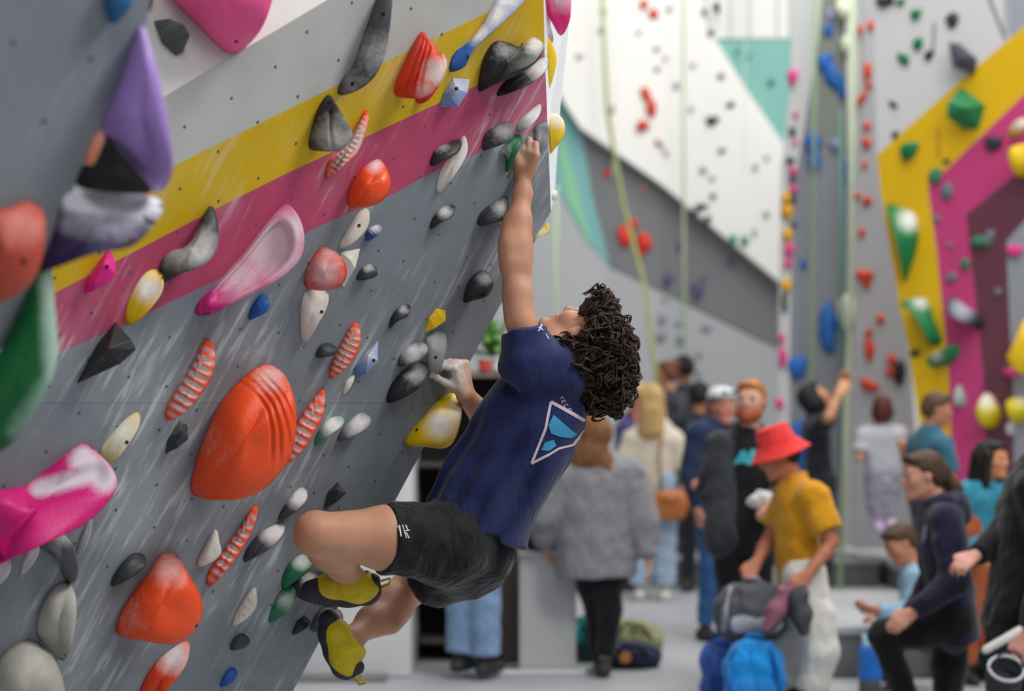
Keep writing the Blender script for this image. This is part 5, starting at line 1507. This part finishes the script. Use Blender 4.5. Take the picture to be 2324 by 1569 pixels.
# ---- bearded man in black
r, j, R, bs, sh, *_ = person('ginger bearded man in a dark open jacket over a black T-shirt with a turquoise print', 1695, 10.6, -100, 1.70,
    top=('#17181b', 'long'), legs=('#17181a', 'long'), hair=('#b5743c', 'short', 'beard'), skin='#d9a890', hem=.12, headdir=(-.35, -1, .12),
    J=dict(head=(1703, 912), neck=(1702, 985), sl=(1762, 1012, -.02), sr=(1632, 1008, .02), el=(1770, 1120, -.1), wl=(1738, 1150, -.32), er=(1606, 1112, .02), wr=(1650, 1200, .02), hl=(1722, 1225), hr=(1658, 1225)))
JK = cloth_mat('#33353a', '#3f4146', fold=.7)
G = Body(.0095, .03)
for q, sx in (('l', 1), ('r', -1)):
    S_, E_, W_ = j['s' + q], j['e' + q], j['w' + q]
    if q == 'r':
        G.chain([S_ + V(0, -.01, 0), E_], [.070, .060], .03); G.chain([E_, E_ * .1 + W_ * .9], [.060, .046], .02, flat=1)
G.cone(j['sr'] + V(.03, -.03, -.02), j['hr'] + V(-.05, -.04, .0), .085, .10, .03, squash=(V(0, 1, 0), .9))
G.cone(j['sl'] + V(.0, .03, -.02), j['hl'] + V(.05, .06, .0), .075, .085, .03)
G.cone(j['sl'] * .9 + j['neck'] * .1 + V(0, .06, 0), j['sr'] * .9 + j['neck'] * .1 + V(0, .06, 0), .06, .06, .03)
G.cone(j['neck'] + V(0, .07, -.05), (j['hl'] + j['hr']) / 2 + V(0, .08, .02), .13, .14, .03)
G.dispf = folds([((.2, .3, 1), .16, 1), ((1, .4, .6), .11, .8)], .005, 9)
G.obj('jacket', JK, r)
patch('print', [(1664, 1056), (1682, 1024), (1692, 1022), (1696, 1034), (1706, 1020), (1722, 1024), (1728, 1056), (1712, 1050), (1700, 1056), (1684, 1050)], bs, mat('#3fb4c4', .7, bump=0), sh)
o = Geo()
for q in (1, -1):
    c = j['head'] + R @ V(.108, .032 * q, .006)
    o.add(tube_geo([c + R @ V(0, .024 * math.cos(a), .018 * math.sin(a)) for a in np.linspace(0, 6.28, 15)], .0022, 5, caps=False))
    o.add(tube_geo([c + R @ V(0, .024 * q, 0), j['head'] + R @ V(.0, .078 * q, .01)], .002, 5))
o.obj('spectacles', mat('#c9b9a8', .3, bump=0), r)
X = Body(.009, .02); w = j['wl']
X.ell(w + V(-.02, -.02, .05), V(.06, .03, .035)); X.ell(w + V(.03, -.03, -.03), V(.045, .03, .06)); X.ell(w + V(-.06, -.03, .02), V(.05, .02, .03))
X.dispf = folds([((1, .3, .4), .05, 1), ((.2, .5, 1), .07, 1)], .006, 2)
t = thing('cloth', 'crumpled white cloth held in front of the black T-shirt', 'cloth', w); X.obj('fabric', cloth_mat('#c9c6c8', '#dcdadc'), t)

# ---- man in yellow polo and red bucket hat
r, j, R, bs, sh, fw, side, upb = person('man in a mustard yellow polo shirt, white trousers and a red bucket hat, stooping', 1815, 9.8, 190, 1.66,
    top=('#c98a12', 'polo', '#d99a1c'), legs=('#d8d5cf', 'wide', '#e6e3de'), hair=('#17130f', 'short'), skin='#b9795a', hem=.13, headdir=(-1, -.1, -.35), headup=(-.25, 0, 1), loose=1.5,
    J=dict(head=(1767, 1035), neck=(1802, 1092), sl=(1848, 1128, -.17), sr=(1796, 1118, .17), el=(1888, 1232, -.22), wl=(1832, 1306, -.3), er=(1745, 1225, .1), wr=(1716, 1278, .02), hl=(1828, 1318, -.09), hr=(1800, 1318, .09),
           kl=(1862, 1478, -.12), kr=(1785, 1478, .1)))
X = Body(.006, .012)
HT = lambda a, b, c: j['head'] + R @ V(a, b, c)
X.cone(HT(-.01, 0, .06), HT(-.012, 0, .125), .108, .088, .02); X.cut(HT(0, 0, .142), R[:, 2], .01); X.cut(HT(0, 0, .045), -R[:, 2], .003)
X.cone(HT(-.01, 0, .05), HT(-.01, 0, .02), .112, .112, .01)
X2 = Geo()
vs = []; N = 40
for rr_, zz in ((.104, .062), (.12, .035), (.148, .006), (.152, .0), (.146, -.001), (.115, .026), (.100, .052)):
    for i in range(N):
        a = 2 * math.pi * i / N; vs.append(HT(-.01 + rr_ * math.cos(a) * 1.06, rr_ * math.sin(a) * .98, zz + .004 * math.sin(3 * a)))
fs = [(k * N + i, k * N + (i + 1) % N, (k + 1) * N + (i + 1) % N, (k + 1) * N + i) for k in range(6) for i in range(N)]
RED = cloth_mat('#d8322f', '#e8423c', fold=.4)
hat = bpy.data.objects.new('bucket_hat', None); COL.objects.link(hat); hat.parent = r
hb = Body(.006, .01); hb.cone(HT(-.01, 0, .05), HT(-.012, 0, .13), .106, .084, .01); hb.cut(HT(0, 0, .15), R[:, 2], .012); hb.cut(HT(0, 0, .04), -R[:, 2], .003)
hb.obj('crown', RED, hat)
fix_normals(X2.add((vs, fs)).obj('brim', RED, hat))
t = thing('climbing_shoe', 'grey and pink climbing shoe held by the man in yellow, over the hanging backpack', 'shoe', P(1775, 1385, 9.5), 'climbing shoes held by the man in yellow')


def held_shoe(t, toe, heel, c1, c2, up=(-.7, -.5, .3)):
    toe, heel, up = V(*toe), V(*heel), unit(up)
    X = Body(.007, .02); X.chain([heel, heel * .5 + toe * .5 + up * .008, toe], [.040, .045, .026], .02); X.cone(heel, heel + (heel - toe) * .18 + up * .03, .038, .034, .02)
    X.ell(heel + (heel - toe) * .3 + up * .06, V(.032, .032, .032), None, .01, sub=True)
    X.obj('upper', mat(c1, .6, .15, 20), t)
    X = Body(.007, .02); X.chain([heel - up * .018, heel * .5 + toe * .5 - up * .018, toe - up * .006], [.038, .040, .028], .02)
    X.obj('sole', mat(c2, .6, .1), t)


held_shoe(t, P(1742, 1424, 9.42), P(1785, 1352, 9.44), '#8f5a6c', '#3c3f44')
t = thing('climbing_shoe', 'dark grey climbing shoe held by the man in yellow, against his white trousers', 'shoe', P(1830, 1385, 9.5), 'climbing shoes held by the man in yellow')
held_shoe(t, P(1826, 1432, 9.42), P(1812, 1356, 9.40), '#4a4d52', '#303338', up=(.9, -.4, .1))


def backpack(label, c, w, h, d, col, col2, yaw=0, droop=0.0):
    t = thing('backpack', label, 'backpack', c - V(0, 0, h / 2))
    a = math.radians(yaw); f = V(math.sin(a), -math.cos(a), 0); l = V(math.cos(a), math.sin(a), 0); Rr = np.stack([l, -f, V(0, 0, 1)], 1)
    X = Body(.009, .05)
    X.ell(c, V(w / 2, d / 2, h / 2), Rr); X.cone(c + l * w * .28 - V(0, 0, h * .3), c - l * w * .28 - V(0, 0, h * .3), h * .17, h * .17, .05); X.cone(c + l * w * .22 + V(0, 0, h * .25), c - l * w * .22 + V(0, 0, h * .25), h * .15, h * .15, .05)
    X.dispf = folds([((1, .3, .4), .12, 1), ((.2, .5, 1), .1, 1), ((1, -.5, .2), .06, .5)], .007, 4)
    X.obj('body', cloth_mat(col, fold=.8, rough=.6), t)
    X = Body(.009, .03); X.cone(c + f * d * .42 + l * w * .22 - V(0, 0, h * .18), c + f * d * .42 - l * w * .22 - V(0, 0, h * .18), h * .16, h * .16, .03, squash=(f, .5))
    X.dispf = folds([((1, .3, .4), .09, 1)], .005, 5)
    X.obj('front_pocket', cloth_mat(col2, fold=.8, rough=.6), t)
    for q in (1, -1):
        Geo().add(tube_geo([c + l * q * w * .3 + f * d * .3 + V(0, 0, h * .42), c + l * q * w * .42 + f * d * .55 + V(0, 0, h * .1), c + l * q * w * .42 + f * d * .45 - V(0, 0, h * .28)], .016, 8)).obj('strap', cloth_mat(col2, fold=.2), t)
    Geo().add(tube_geo([c + l * .05 + V(0, 0, h * .45), c + l * .03 + V(0, 0, h * .55), c - l * .03 + V(0, 0, h * .55), c - l * .05 + V(0, 0, h * .45)], .010, 8)).obj('handle', cloth_mat(col2, fold=.2), t)
    return t


bk = backpack('grey and black backpack hanging from the hand of the man in yellow', P(1706, 1388, 9.75), .40, .30, .20, '#4b4d54', '#8e909a', 10)
# ---- grey hoodie woman from behind
r, j, R, bs, sh, *_ = person('woman with long brown hair in a baggy grey hoodie and black leggings, seen from behind', 1345, 10.95, 92, 1.62,
    top=('#7d7c82', 'loose', '#918f96'), legs=('#141517', 'tight'), hair=('#7a5130', 'wild', .30), skin='#cfa080', hem=.14, loose=2.2, wide=1.2,
    J=dict(head=(1345, 985), neck=(1345, 1050), sl=(1272, 1082), sr=(1420, 1082), el=(1232, 1165), wl=(1240, 1240, .1), er=(1452, 1180), wr=(1470, 1268, -.05), hl=(1330, 1265), hr=(1376, 1265), kl=(1355, 1390, .1), kr=(1385, 1390), al=(1362, 1490, .25), ar=(1372, 1502)))
# ---- cream sweater woman
r, j, R, bs, sh, *_ = person('blonde woman in a cream sweater and pale jeans with a tan handbag, seen from behind', 1482, 15.1, 80, 1.66,
    top=('#cfc3b0', 'loose', '#ded3c0'), legs=('#8ea3bb', 'wide', '#a9bbcf'), hair=('#b59460', 'longback', .26), skin='#d8a88c', hem=.12, shoes='#d8d4c8',
    J=dict(head=(1480, 905), sr=(1530, 1000), sl=(1436, 1000), er=(1556, 1050), wr=(1552, 1090, -.1)))
t = thing('handbag', 'tan leather handbag hanging at the hip of the blonde woman', 'handbag', P(1522, 1138, 14.9))
X = Body(.010, .03); X.cone(P(1505, 1140, 14.88), P(1538, 1140, 14.88), .09, .09, .03, squash=(V(0, 1, 0), .5)); X.cone(P(1508, 1160, 14.88), P(1536, 1160, 14.88), .075, .075, .03, squash=(V(0, 1, 0), .5))
X.obj('bag_body', mat('#b06a35', .5, .12, 8), t)
Geo().add(tube_geo([P(1502, 1120, 14.88), P(1496, 1060, 14.86), P(1500, 1000, 14.95), P(1512, 990, 15.1)], .012, 8)).obj('strap', mat('#8a5a33', .6), t)
Geo().add(tube_geo([P(1500, 1128, 14.82), P(1522, 1136, 14.80), P(1542, 1128, 14.82)], .012, 8)).obj('flap', mat('#9c5a2a', .6), t)
# ---- purple, and the cluster at the back
person('person in a purple top and dark trousers beyond the blonde woman', 1420, 15.9, 175, 1.62, top=('#4d3f78', 'long'), legs=('#2c2438', 'long'), hair=('#c9a56a', 'short'), skin='#c98070', J=dict(head=(1452, 905, -.1), neck=(1425, 950), wl=(1448, 960, -.15), wr=(1452, 955, .1)))
person('person with brown hair tied up, dressed in charcoal, behind the blonde woman', 1516, 16.4, 140, 1.60, zfoot=.24, top=('#33323a', 'long'), legs=('#26252b', 'long'), hair=('#6a4330', 'bun'), skin='#d0987c')
person('tall person with black hair in a dark grey hoodie at the very back', 1552, 17.2, 120, 1.66, zfoot=.24, top=('#2c2d34', 'hood'), legs=('#1d1e24', 'long'), hair=('#16140f', 'short'), skin='#9c6a50')
person('person in black with dark hair standing between the blonde woman and the capped man', 1588, 15.7, 70, 1.66, top=('#22242c', 'long'), legs=('#1e1f26', 'long'), hair=('#1b1713', 'short'), skin='#b78468')
r, j, R, bs, sh, *_ = person('man in a navy jacket and blue jeans with sunglasses pushed up on a pale cap', 1632, 12.6, -60, 1.66, top=('#23304e', 'jacket'), legs=('#2c5584', 'long'), hair=('#6a4b3a', 'short'), skin='#d3927e', headdir=(.4, -1, .05), J=dict(head=(1640, 925), wl=(1600, 1090, -.2)))
X = Body(.007, .01); X.ell(j['head'] + R @ V(-.015, 0, .075), V(.105, .09, .062), R); X.cone(j['head'] + R @ V(.07, .03, .07), j['head'] + R @ V(.07, -.03, .07), .04, .04, .01, squash=(R[:, 2], .3)); X.cut(j['head'] + R @ V(0, 0, .055), -R[:, 2], .004)
X.obj('cap', cloth_mat('#c9ccd0', fold=.2), r)
X = Body(.006, .008)
for q in (1, -1): X.ell(j['head'] + R @ V(.095, .033 * q, .085), V(.008, .028, .018), R)
X.cone(j['head'] + R @ V(.096, .03, .087), j['head'] + R @ V(.096, -.03, .087), .005, .005); X.obj('sunglasses', mat('#1c2a2c', .2, bump=0), r)
# ---- belayer looking up
r, j, R, bs, sh, *_ = person('belayer in a black T-shirt looking up with both arms raised, in front of the tower', 1862, 14.6, 10, 1.72, top=('#1d1e26', 'short'), legs=('#23252c', 'long'), hair=('#17151a', 'bob'), skin='#d29c78', headdir=(.75, .2, .65), headup=(-.6, 0, .7),
    J=dict(head=(1848, 905), neck=(1850, 945), sl=(1852, 962, .17), sr=(1862, 965, -.17), er=(1882, 945, -.3), wr=(1905, 895, -.25), el=(1885, 930, .3), wl=(1908, 872, .2)))
# ---- climber on the tower
person('auburn haired climber in pale grey T-shirt and grey trousers on the tower, seen from behind', 1998, 14.7, 84, 1.50, zfoot=.55, top=('#b4b6bf', 'short', '#c4c6cf'), legs=('#8f90a2', 'long', '#a3a4b8'), hair=('#5a2d28', 'bob'), skin='#d6a694', shoes='#c9b9e0',
       J=dict(head=(2002, 930), neck=(2003, 968), sl=(1962, 988), sr=(2040, 988), el=(1950, 1040, -.05), wl=(1965, 1000, .2), er=(2050, 1040, .0), wr=(2052, 990, .2), hl=(1990, 1085), hr=(2020, 1085), kl=(1985, 1140), kr=(2018, 1130), al=(1992, 1185), ar=(2022, 1180)))
# ---- teal T-shirt man
person('man in a teal T-shirt with cropped brown hair behind the woman in navy hoodie', 2112, 12.2, 40, 1.50, zfoot=.29, top=('#2f5f74', 'short', '#3a6d80'), legs=('#3a3c44', 'long'), hair=('#54402c', 'short'), skin='#c48a6c', headdir=(.9, -.1, -.1),
       J=dict(head=(2128, 930), neck=(2110, 978), sl=(2085, 1010, .1), sr=(2142, 1015, -.15), er=(2160, 1095, -.2), wr=(2165, 1160, -.25)), wide=1.1)
# ---- black-haired woman in teal jacket
person('woman with long black hair in a bright teal jacket and rust coloured trousers', 2215, 10.75, -70, 1.52, top=('#2d7d97', 'jacket', '#3b8fa8'), legs=('#9c4e2a', 'wide', '#ab5a33'), hair=('#14120f', 'longback', .26), skin='#d0936c', headdir=(.75, -.75, .05), loose=1.6,
       J=dict(head=(2252, 1045), neck=(2232, 1105), sl=(2276, 1135, -.05), sr=(2196, 1128, 0), er=(2198, 1215), wr=(2220, 1265, -.2), el=(2290, 1220)))
# ---- navy hoodie woman with pony tail, one knee up
r, j, R, bs, sh, *_ = person('woman in a navy hoodie with a brown ponytail, hand resting on her raised knee', 2130, 9.3, 178, 1.66, top=('#1d1d31', 'hood', '#27273e'), legs=('#121315', 'long'), hair=('#45301f', 'pony'), skin='#cf9a84', hem=.10, headdir=(-1, -.18, -.08), loose=1.7, wide=1.05,
    J=dict(head=(2092, 1080), neck=(2130, 1142), sl=(2150, 1182, -.17), sr=(2118, 1182, .17), el=(2168, 1318, -.26), wl=(2070, 1392, -.30), er=(2120, 1320, .2), wr=(2060, 1400, .12), hl=(2168, 1420, -.09), hr=(2160, 1425, .09),
           kl=(2002, 1440, -.12), al=(2072, 1620, -.1), kr=(2150, 1600, .15), ar=(2260, 1640, .2)))
patch('sleeve_marking', [(2096, 1196), (2106, 1188), (2102, 1222), (2092, 1240)], bs, mat('#8f90a8', .8, bump=0), sh)
patch('hood_cord', [(2194, 1188), (2200, 1186), (2214, 1232), (2208, 1236)], bs, mat('#c4c2ca', .8, bump=0), sh)
# ---- boy in pale blue, sitting on the mat edge
person('boy in a pale blue sweatshirt bent forward behind the woman in navy', 2070, 10.5, 195, 1.50, top=('#7fa3bd', 'long', '#93b5cc'), legs=('#2b3038', 'long'), hair=('#4a3524', 'short'), skin='#c28a6e', headdir=(-.85, -.3, -.45), headup=(-.3, 0, 1),
       J=dict(head=(2042, 1235), neck=(2072, 1292), sl=(2080, 1318, -.13), sr=(2078, 1312, .13), el=(2062, 1395, -.18), wl=(1990, 1385, -.25), er=(2060, 1390, .15), wr=(2000, 1395, .05), hl=(2098, 1440, -.08), hr=(2098, 1440, .08), kl=(2010, 1440, -.1), kr=(2012, 1445, .12), al=(2025, 1560, -.1), ar=(2028, 1560, .12)))
# ---- person at the right edge
r, j, R, bs, sh, *_ = person('person in black jacket and shorts cut off by the frame edge, one arm out', 2300, 8.5, 150, 1.72, top=('#101013', 'jacket', '#18181c'), legs=('#0f1012', 'shorts'), hair=('#1c1712', 'short'), skin='#c48f80', hem=.1, loose=2.0, wide=1.1,
    J=dict(head=(2380, 960), neck=(2358, 1052), sl=(2350, 1110, -.18), sr=(2322, 1110, .17), er=(2285, 1215, .1), wr=(2212, 1262, -.05), el=(2390, 1270, -.2), wl=(2330, 1440, -.28), hl=(2310, 1400, -.09), hr=(2290, 1400, .09), kl=(2320, 1600, -.1), kr=(2290, 1600, .1), al=(2330, 1700, 0), ar=(2300, 1710, .1)))
t = thing('waist_bag', 'black bag with a white stripe slung beside the person in the black jacket', 'bag', P(2270, 1475, 8.4))
X = Body(.009, .03); X.cone(P(2248, 1492, 8.25), P(2320, 1450, 8.25), .055, .06, .03, squash=(V(0, 1, 0), .6)); X.obj('bag_body', cloth_mat('#1a1b1e'), t)
X = Body(.007, .01); X.cone(P(2238, 1476, 8.22), P(2318, 1430, 8.22), .020, .020, .01, squash=(V(0, 1, 0), .6)); X.obj('stripe', mat('#d8d6d2', .6), t)
t = thing('chalk_bucket', 'dark patterned chalk bucket with a pale rim in the lower corner', 'bucket', P(2285, 1569, 8.1))
c0, c1 = P(2284, 1518, 8.1), P(2286, 1640, 8.1)
vs = []; N = 32
for rr_, k_ in ((.070, 0), (.074, .05), (.07, .5), (.058, 1), (.0, 1)):
    for i in range(N): a = 6.2832 * i / N; vs.append(c0 * (1 - k_) + c1 * k_ + V(rr_ * math.cos(a), rr_ * math.sin(a), 0))
for rr_, k_ in ((.064, .02), (.062, .3), (.0, .3)):
    for i in range(N): a = 6.2832 * i / N; vs.append(c0 * (1 - k_) + c1 * k_ + V(rr_ * math.cos(a), rr_ * math.sin(a), 0))
order = [(0, 1), (1, 2), (2, 3), (3, 4), (0, 5), (5, 6), (6, 7)]
tilt = Matrix.Rotation(math.radians(38), 3, 'X')
vs = [c0 + np.array(tilt @ Vector(v - c0)) for v in vs]
fix_normals(mesh_obj('pot', vs, [(a * N + i, a * N + (i + 1) % N, b * N + (i + 1) % N, b * N + i) for a, b in order for i in range(N)], mat('#2a2d36', .7, .5, 40), t))
o = Geo().add(tube_geo([c0 + np.array(tilt @ Vector((.071 * math.cos(a), .071 * math.sin(a), 0))) for a in np.linspace(0, 6.2832, 33)], .007, 8, caps=False)).obj('rim', mat('#b9bcc0', .6), t)
Geo().add(tube_geo([c0 + np.array(tilt @ Vector((-.071, 0, 0))), c0 + V(-.03, -.02, .06), P(2302, 1478, 8.1), c0 + V(.05, -.02, .06), c0 + np.array(tilt @ Vector((.071, 0, 0)))], .005, 8)).obj('handle', mat('#2a2d36', .7), t)
# ---- jeans person bending at the dark shelves
person('person in loose blue jeans leaning over at the dark shelving, mostly hidden by the climber', 1072, 10.9, 60, 1.68, top=('#4a6485', 'short'), legs=('#6f8bb0', 'wide', '#86a0c2'), hair=('#4a3828', 'short'), skin='#c9987c', hem=.05,
       J=dict(head=(1160, 1010, .1), neck=(1120, 1045), sl=(1090, 1062, .16), sr=(1100, 1062, -.16), el=(1120, 1150, .2), wl=(1110, 1190, .3), er=(1120, 1150, .0), wr=(1105, 1180, .2), hl=(1058, 1215, .08), hr=(1088, 1215, -.08), kl=(1052, 1370), kr=(1098, 1370, -.05), al=(1046, 1492), ar=(1102, 1500, -.05)))

# ------------------------------------------------------------------ shelving, plinth, bags
SHF = mat('#4a423c', .6, .12, 6)
t = thing('shelf_unit', 'dark brown open shelving unit behind the climber', 'shelf', P(1050, 1530, 11.6))
x0, x1 = P(925, 900, 11.6)[0], P(1178, 900, 11.6)[0]
z1 = P(0, 842, 11.6)[2]
bevel_box('side_board', (x0 + .02, 11.75, z1 / 2), (.04, .5, z1), SHF, t, .004); bevel_box('side_board', (x1 - .05, 11.75, z1 / 2), (.10, .5, z1), mat('#5c544c', .6, .1, 6), t, .004)
bevel_box('back_board', ((x0 + x1) / 2, 12.02, z1 / 2), (x1 - x0, .03, z1), mat('#2c2826', .7, .1), t, .003)
bevel_box('shelf_board', ((x0 + x1) / 2, 11.75, z1 - .02), (x1 - x0, .52, .04), mat('#8a7a6a', .6, .1), t, .004)
for z in (.12, .42, .8, 1.15): bevel_box('shelf_board', ((x0 + x1) / 2, 11.77, z), (x1 - x0 - .14, .46, .03), SHF, t, .004)
t = thing('potted_plant', 'leafy green plant in a pale pot on top of the dark shelving', 'plant', P(1112, 842, 11.7))
X = Body(.008, .01); c = P(1112, 842, 11.7); X.cone(c + V(0, 0, .0), c + V(0, 0, .07), .06, .075, flat=3); X.obj('pot', mat('#cfc4ba', .6), t)
g = Geo(); rp = random.Random(5)
for k in range(46):
    a = rp.uniform(0, 6.28); el = rp.uniform(.2, 1.4); L = rp.uniform(.12, .30)
    d = V(math.cos(a) * math.cos(el), math.sin(a) * math.cos(el), math.sin(el)); sdd = unit(np.cross(d, V(0, 0, 1)))
    b = c + V(0, 0, .08)
    p1, p2, p3 = b + d * L * .5, b + d * L + V(0, 0, -.01), b + d * L * 1.15 + V(0, 0, -.06)
    w = .022
    g.add(([b, p1 + sdd * w, p2 + sdd * w * .8, p3, p2 - sdd * w * .8, p1 - sdd * w, p1 + V(0, 0, .006), p2 + V(0, 0, .006)], [(0, 1, 6), (1, 2, 7, 6), (2, 3, 7), (3, 4, 7), (4, 5, 6, 7), (5, 0, 6)]))
o = g.obj('leaves', mat('#5c8a3c', .5, .3, 9), t); o['kind'] = 'stuff'
for (x_, y_, w_, h_, col, lab) in ((1100, 828, .07, .06, '#c9453c', 'small red tin on top of the dark shelving'), (1128, 830, .06, .06, '#dedad4', 'small white tub on top of the dark shelving')):
    t = thing('storage_tub', lab, 'tub', P(x_, 842, 11.5)); c = P(x_, 842, 11.5)
    X = Body(.006, .004); X.cone(c, c + V(0, 0, h_), w_ / 2, w_ / 2, flat=3); X.obj('tub_body', mat(col, .5), t)
    X = Body(.006, .004); X.cone(c + V(0, 0, h_), c + V(0, 0, h_ + .014), w_ / 2 + .004, w_ / 2 + .004, flat=3); X.obj('lid', mat('#b9b5ae', .5), t)

a, b = P(1178, 1528, 11.1), P(1308, 1528, 11.1); zt = P(0, 1262, 11.1)[2]
t = thing('plinth', 'pale grey box plinth standing on the floor beside the dark shelving', 'plinth', ((a[0] + b[0]) / 2, 11.28, 0))
bevel_box('box', ((a[0] + b[0]) / 2, 11.28, zt / 2), (b[0] - a[0], .36, zt), mat('#bfbfc0', .55, .04, 3), t, .01)
bevel_box('top_board', ((a[0] + b[0]) / 2, 11.28, zt + .012), (b[0] - a[0] + .02, .38, .022), mat('#cfcfcf', .55, .04, 3), t, .006)
bevel_box('foot_strip', ((a[0] + b[0]) / 2 - .05, 11.06, .012), (b[0] - a[0] + .2, .05, .024), mat('#dadadb', .5), t, .005)
t = thing('camera_bag', 'black bag with a round lilac badge on the pale plinth', 'bag', P(1226, 1260, 11.2)); c = P(1222, 1205, 11.2)
X = Body(.008, .03); X.ell(c, V(.10, .08, .115)); X.ell(c + V(-.04, -.02, .05), V(.06, .05, .06)); X.ell(c + V(.05, .0, -.05), V(.06, .06, .06)); X.dispf = folds([((1, .3, .4), .09, 1), ((.2, .5, 1), .07, 1)], .006, 8)
X.obj('bag_body', mat('#241f22', .6, .3), t)
X = Body(.005, .004); cc = c + V(.035, -.082, -.01); X.cone(cc, cc + V(0, -.02, 0), .028, .026, flat=3); X.obj('badge', mat('#b6a8e0', .4), t)
t = thing('fabric_bundle', 'crumpled dark red fabric at the end of the plinth', 'fabric', P(1262, 1255, 11.15)); c = P(1262, 1232, 11.15)
X = Body(.008, .03); X.cone(c + V(-.02, 0, .06), c + V(.03, 0, -.03), .03, .045); X.dispf = folds([((1, .3, .4), .05, 1)], .006, 8); X.obj('cloth', cloth_mat('#8a2f40'), t)
t = thing('water_bottle', 'small green and yellow bottle on the plinth beside the black bag', 'bottle', P(1186, 1262, 11.15)); c = P(1186, 1258, 11.15)
X = Body(.006, .01); X.cone(c, c + V(0, 0, .13), .028, .026, flat=3); X.cone(c + V(0, 0, .13), c + V(0, 0, .16), .02, .012); X.obj('bottle_body', mat('#b8b860', .4), t)
X = Body(.005, .004); X.cone(c + V(0, 0, .155), c + V(0, 0, .18), .014, .014, flat=3); X.obj('cap', mat('#3c6a3c', .4), t)

backpack('bright blue backpack standing on the floor in front of the bearded man', P(1712, 1530, 9.55) , .30, .34, .22, '#1386d0', '#1f78c4', -8)
backpack('darker blue backpack leaning against the bright blue one', P(1636, 1524, 9.85), .20, .34, .20, '#2f55a8', '#27488f', 15)
for nm, lab, cen, rx, ry, rz, col, c2 in (('duffel_bag', 'olive green tent bag slumped on the floor behind the grey hoodie woman', (1432, 1455, 11.9), .20, .14, .11, '#8b8d66', '#6f7350'),
                                        ('duffel_bag', 'navy bag with an orange round badge lying on the floor', (1428, 1500, 11.35), .19, .13, .075, '#2a2f4a', '#1f2438'),
                                        ('duffel_bag', 'teal and black bag standing beside the plinth', (1330, 1478, 11.6), .085, .10, .14, '#2c4a50', '#1a9a98')):
    c = P(*cen); c[2] = rz * .95
    t = thing(nm, lab, 'bag', (c[0], c[1], 0))
    X = Body(.010, .04); X.ell(c, V(rx, ry, rz)); X.cone(V(c[0] - rx * .6, c[1], rz * .5), V(c[0] + rx * .7, c[1], rz * .4), rz * .5, rz * .38, .05)
    X.cut(V(0, 0, .003), V(0, 0, -1), .003)
    X.dispf = folds([((1, .3, .4), .13, 1), ((.2, .5, 1), .1, 1)], .008, 6)
    X.obj('bag_body', cloth_mat(col, fold=.8), t)
    Geo().add(tube_geo([c + V(-rx * .5, -ry * .9, rz * .2), c + V(-rx * .2, -ry * 1.05, rz * .9), c + V(rx * .3, -ry * 1.0, rz * .8), c + V(rx * .6, -ry * .8, 0)], .014, 8)).obj('strap', cloth_mat(c2), t)
    if 'orange' in lab:
        X = Body(.006, .004); X.cone(c + V(-.03, -ry * .95, .0), c + V(-.03, -ry * 1.04, 0), .035, .033, flat=3); X.obj('badge', mat('#d8924a', .6), t)
    if 'teal' in lab:
        X = Body(.007, .02); X.ell(c + V(-.05, -.07, .03), V(.045, .04, .06)); X.obj('side_pocket', cloth_mat('#1a9a98'), t)
t = thing('paper_cup', 'blue drinks carton with a white top standing on the floor by the black knee', 'carton', P(1974, 1540, 10.2)); c = P(1974, 1505, 10.2)
bevel_box('carton_body', c, (.11, .09, .17), mat('#1f6ac0', .5, .15), t, .008); bevel_box('carton_top', c + V(0, 0, .115), (.08, .07, .06), mat('#a9cfe6', .5), t, .01)
bevel_box('stand', (c[0], c[1], (c[2] - .085) / 2), (.10, .09, c[2] - .087), mat('#4a4d52', .6), t, .01)
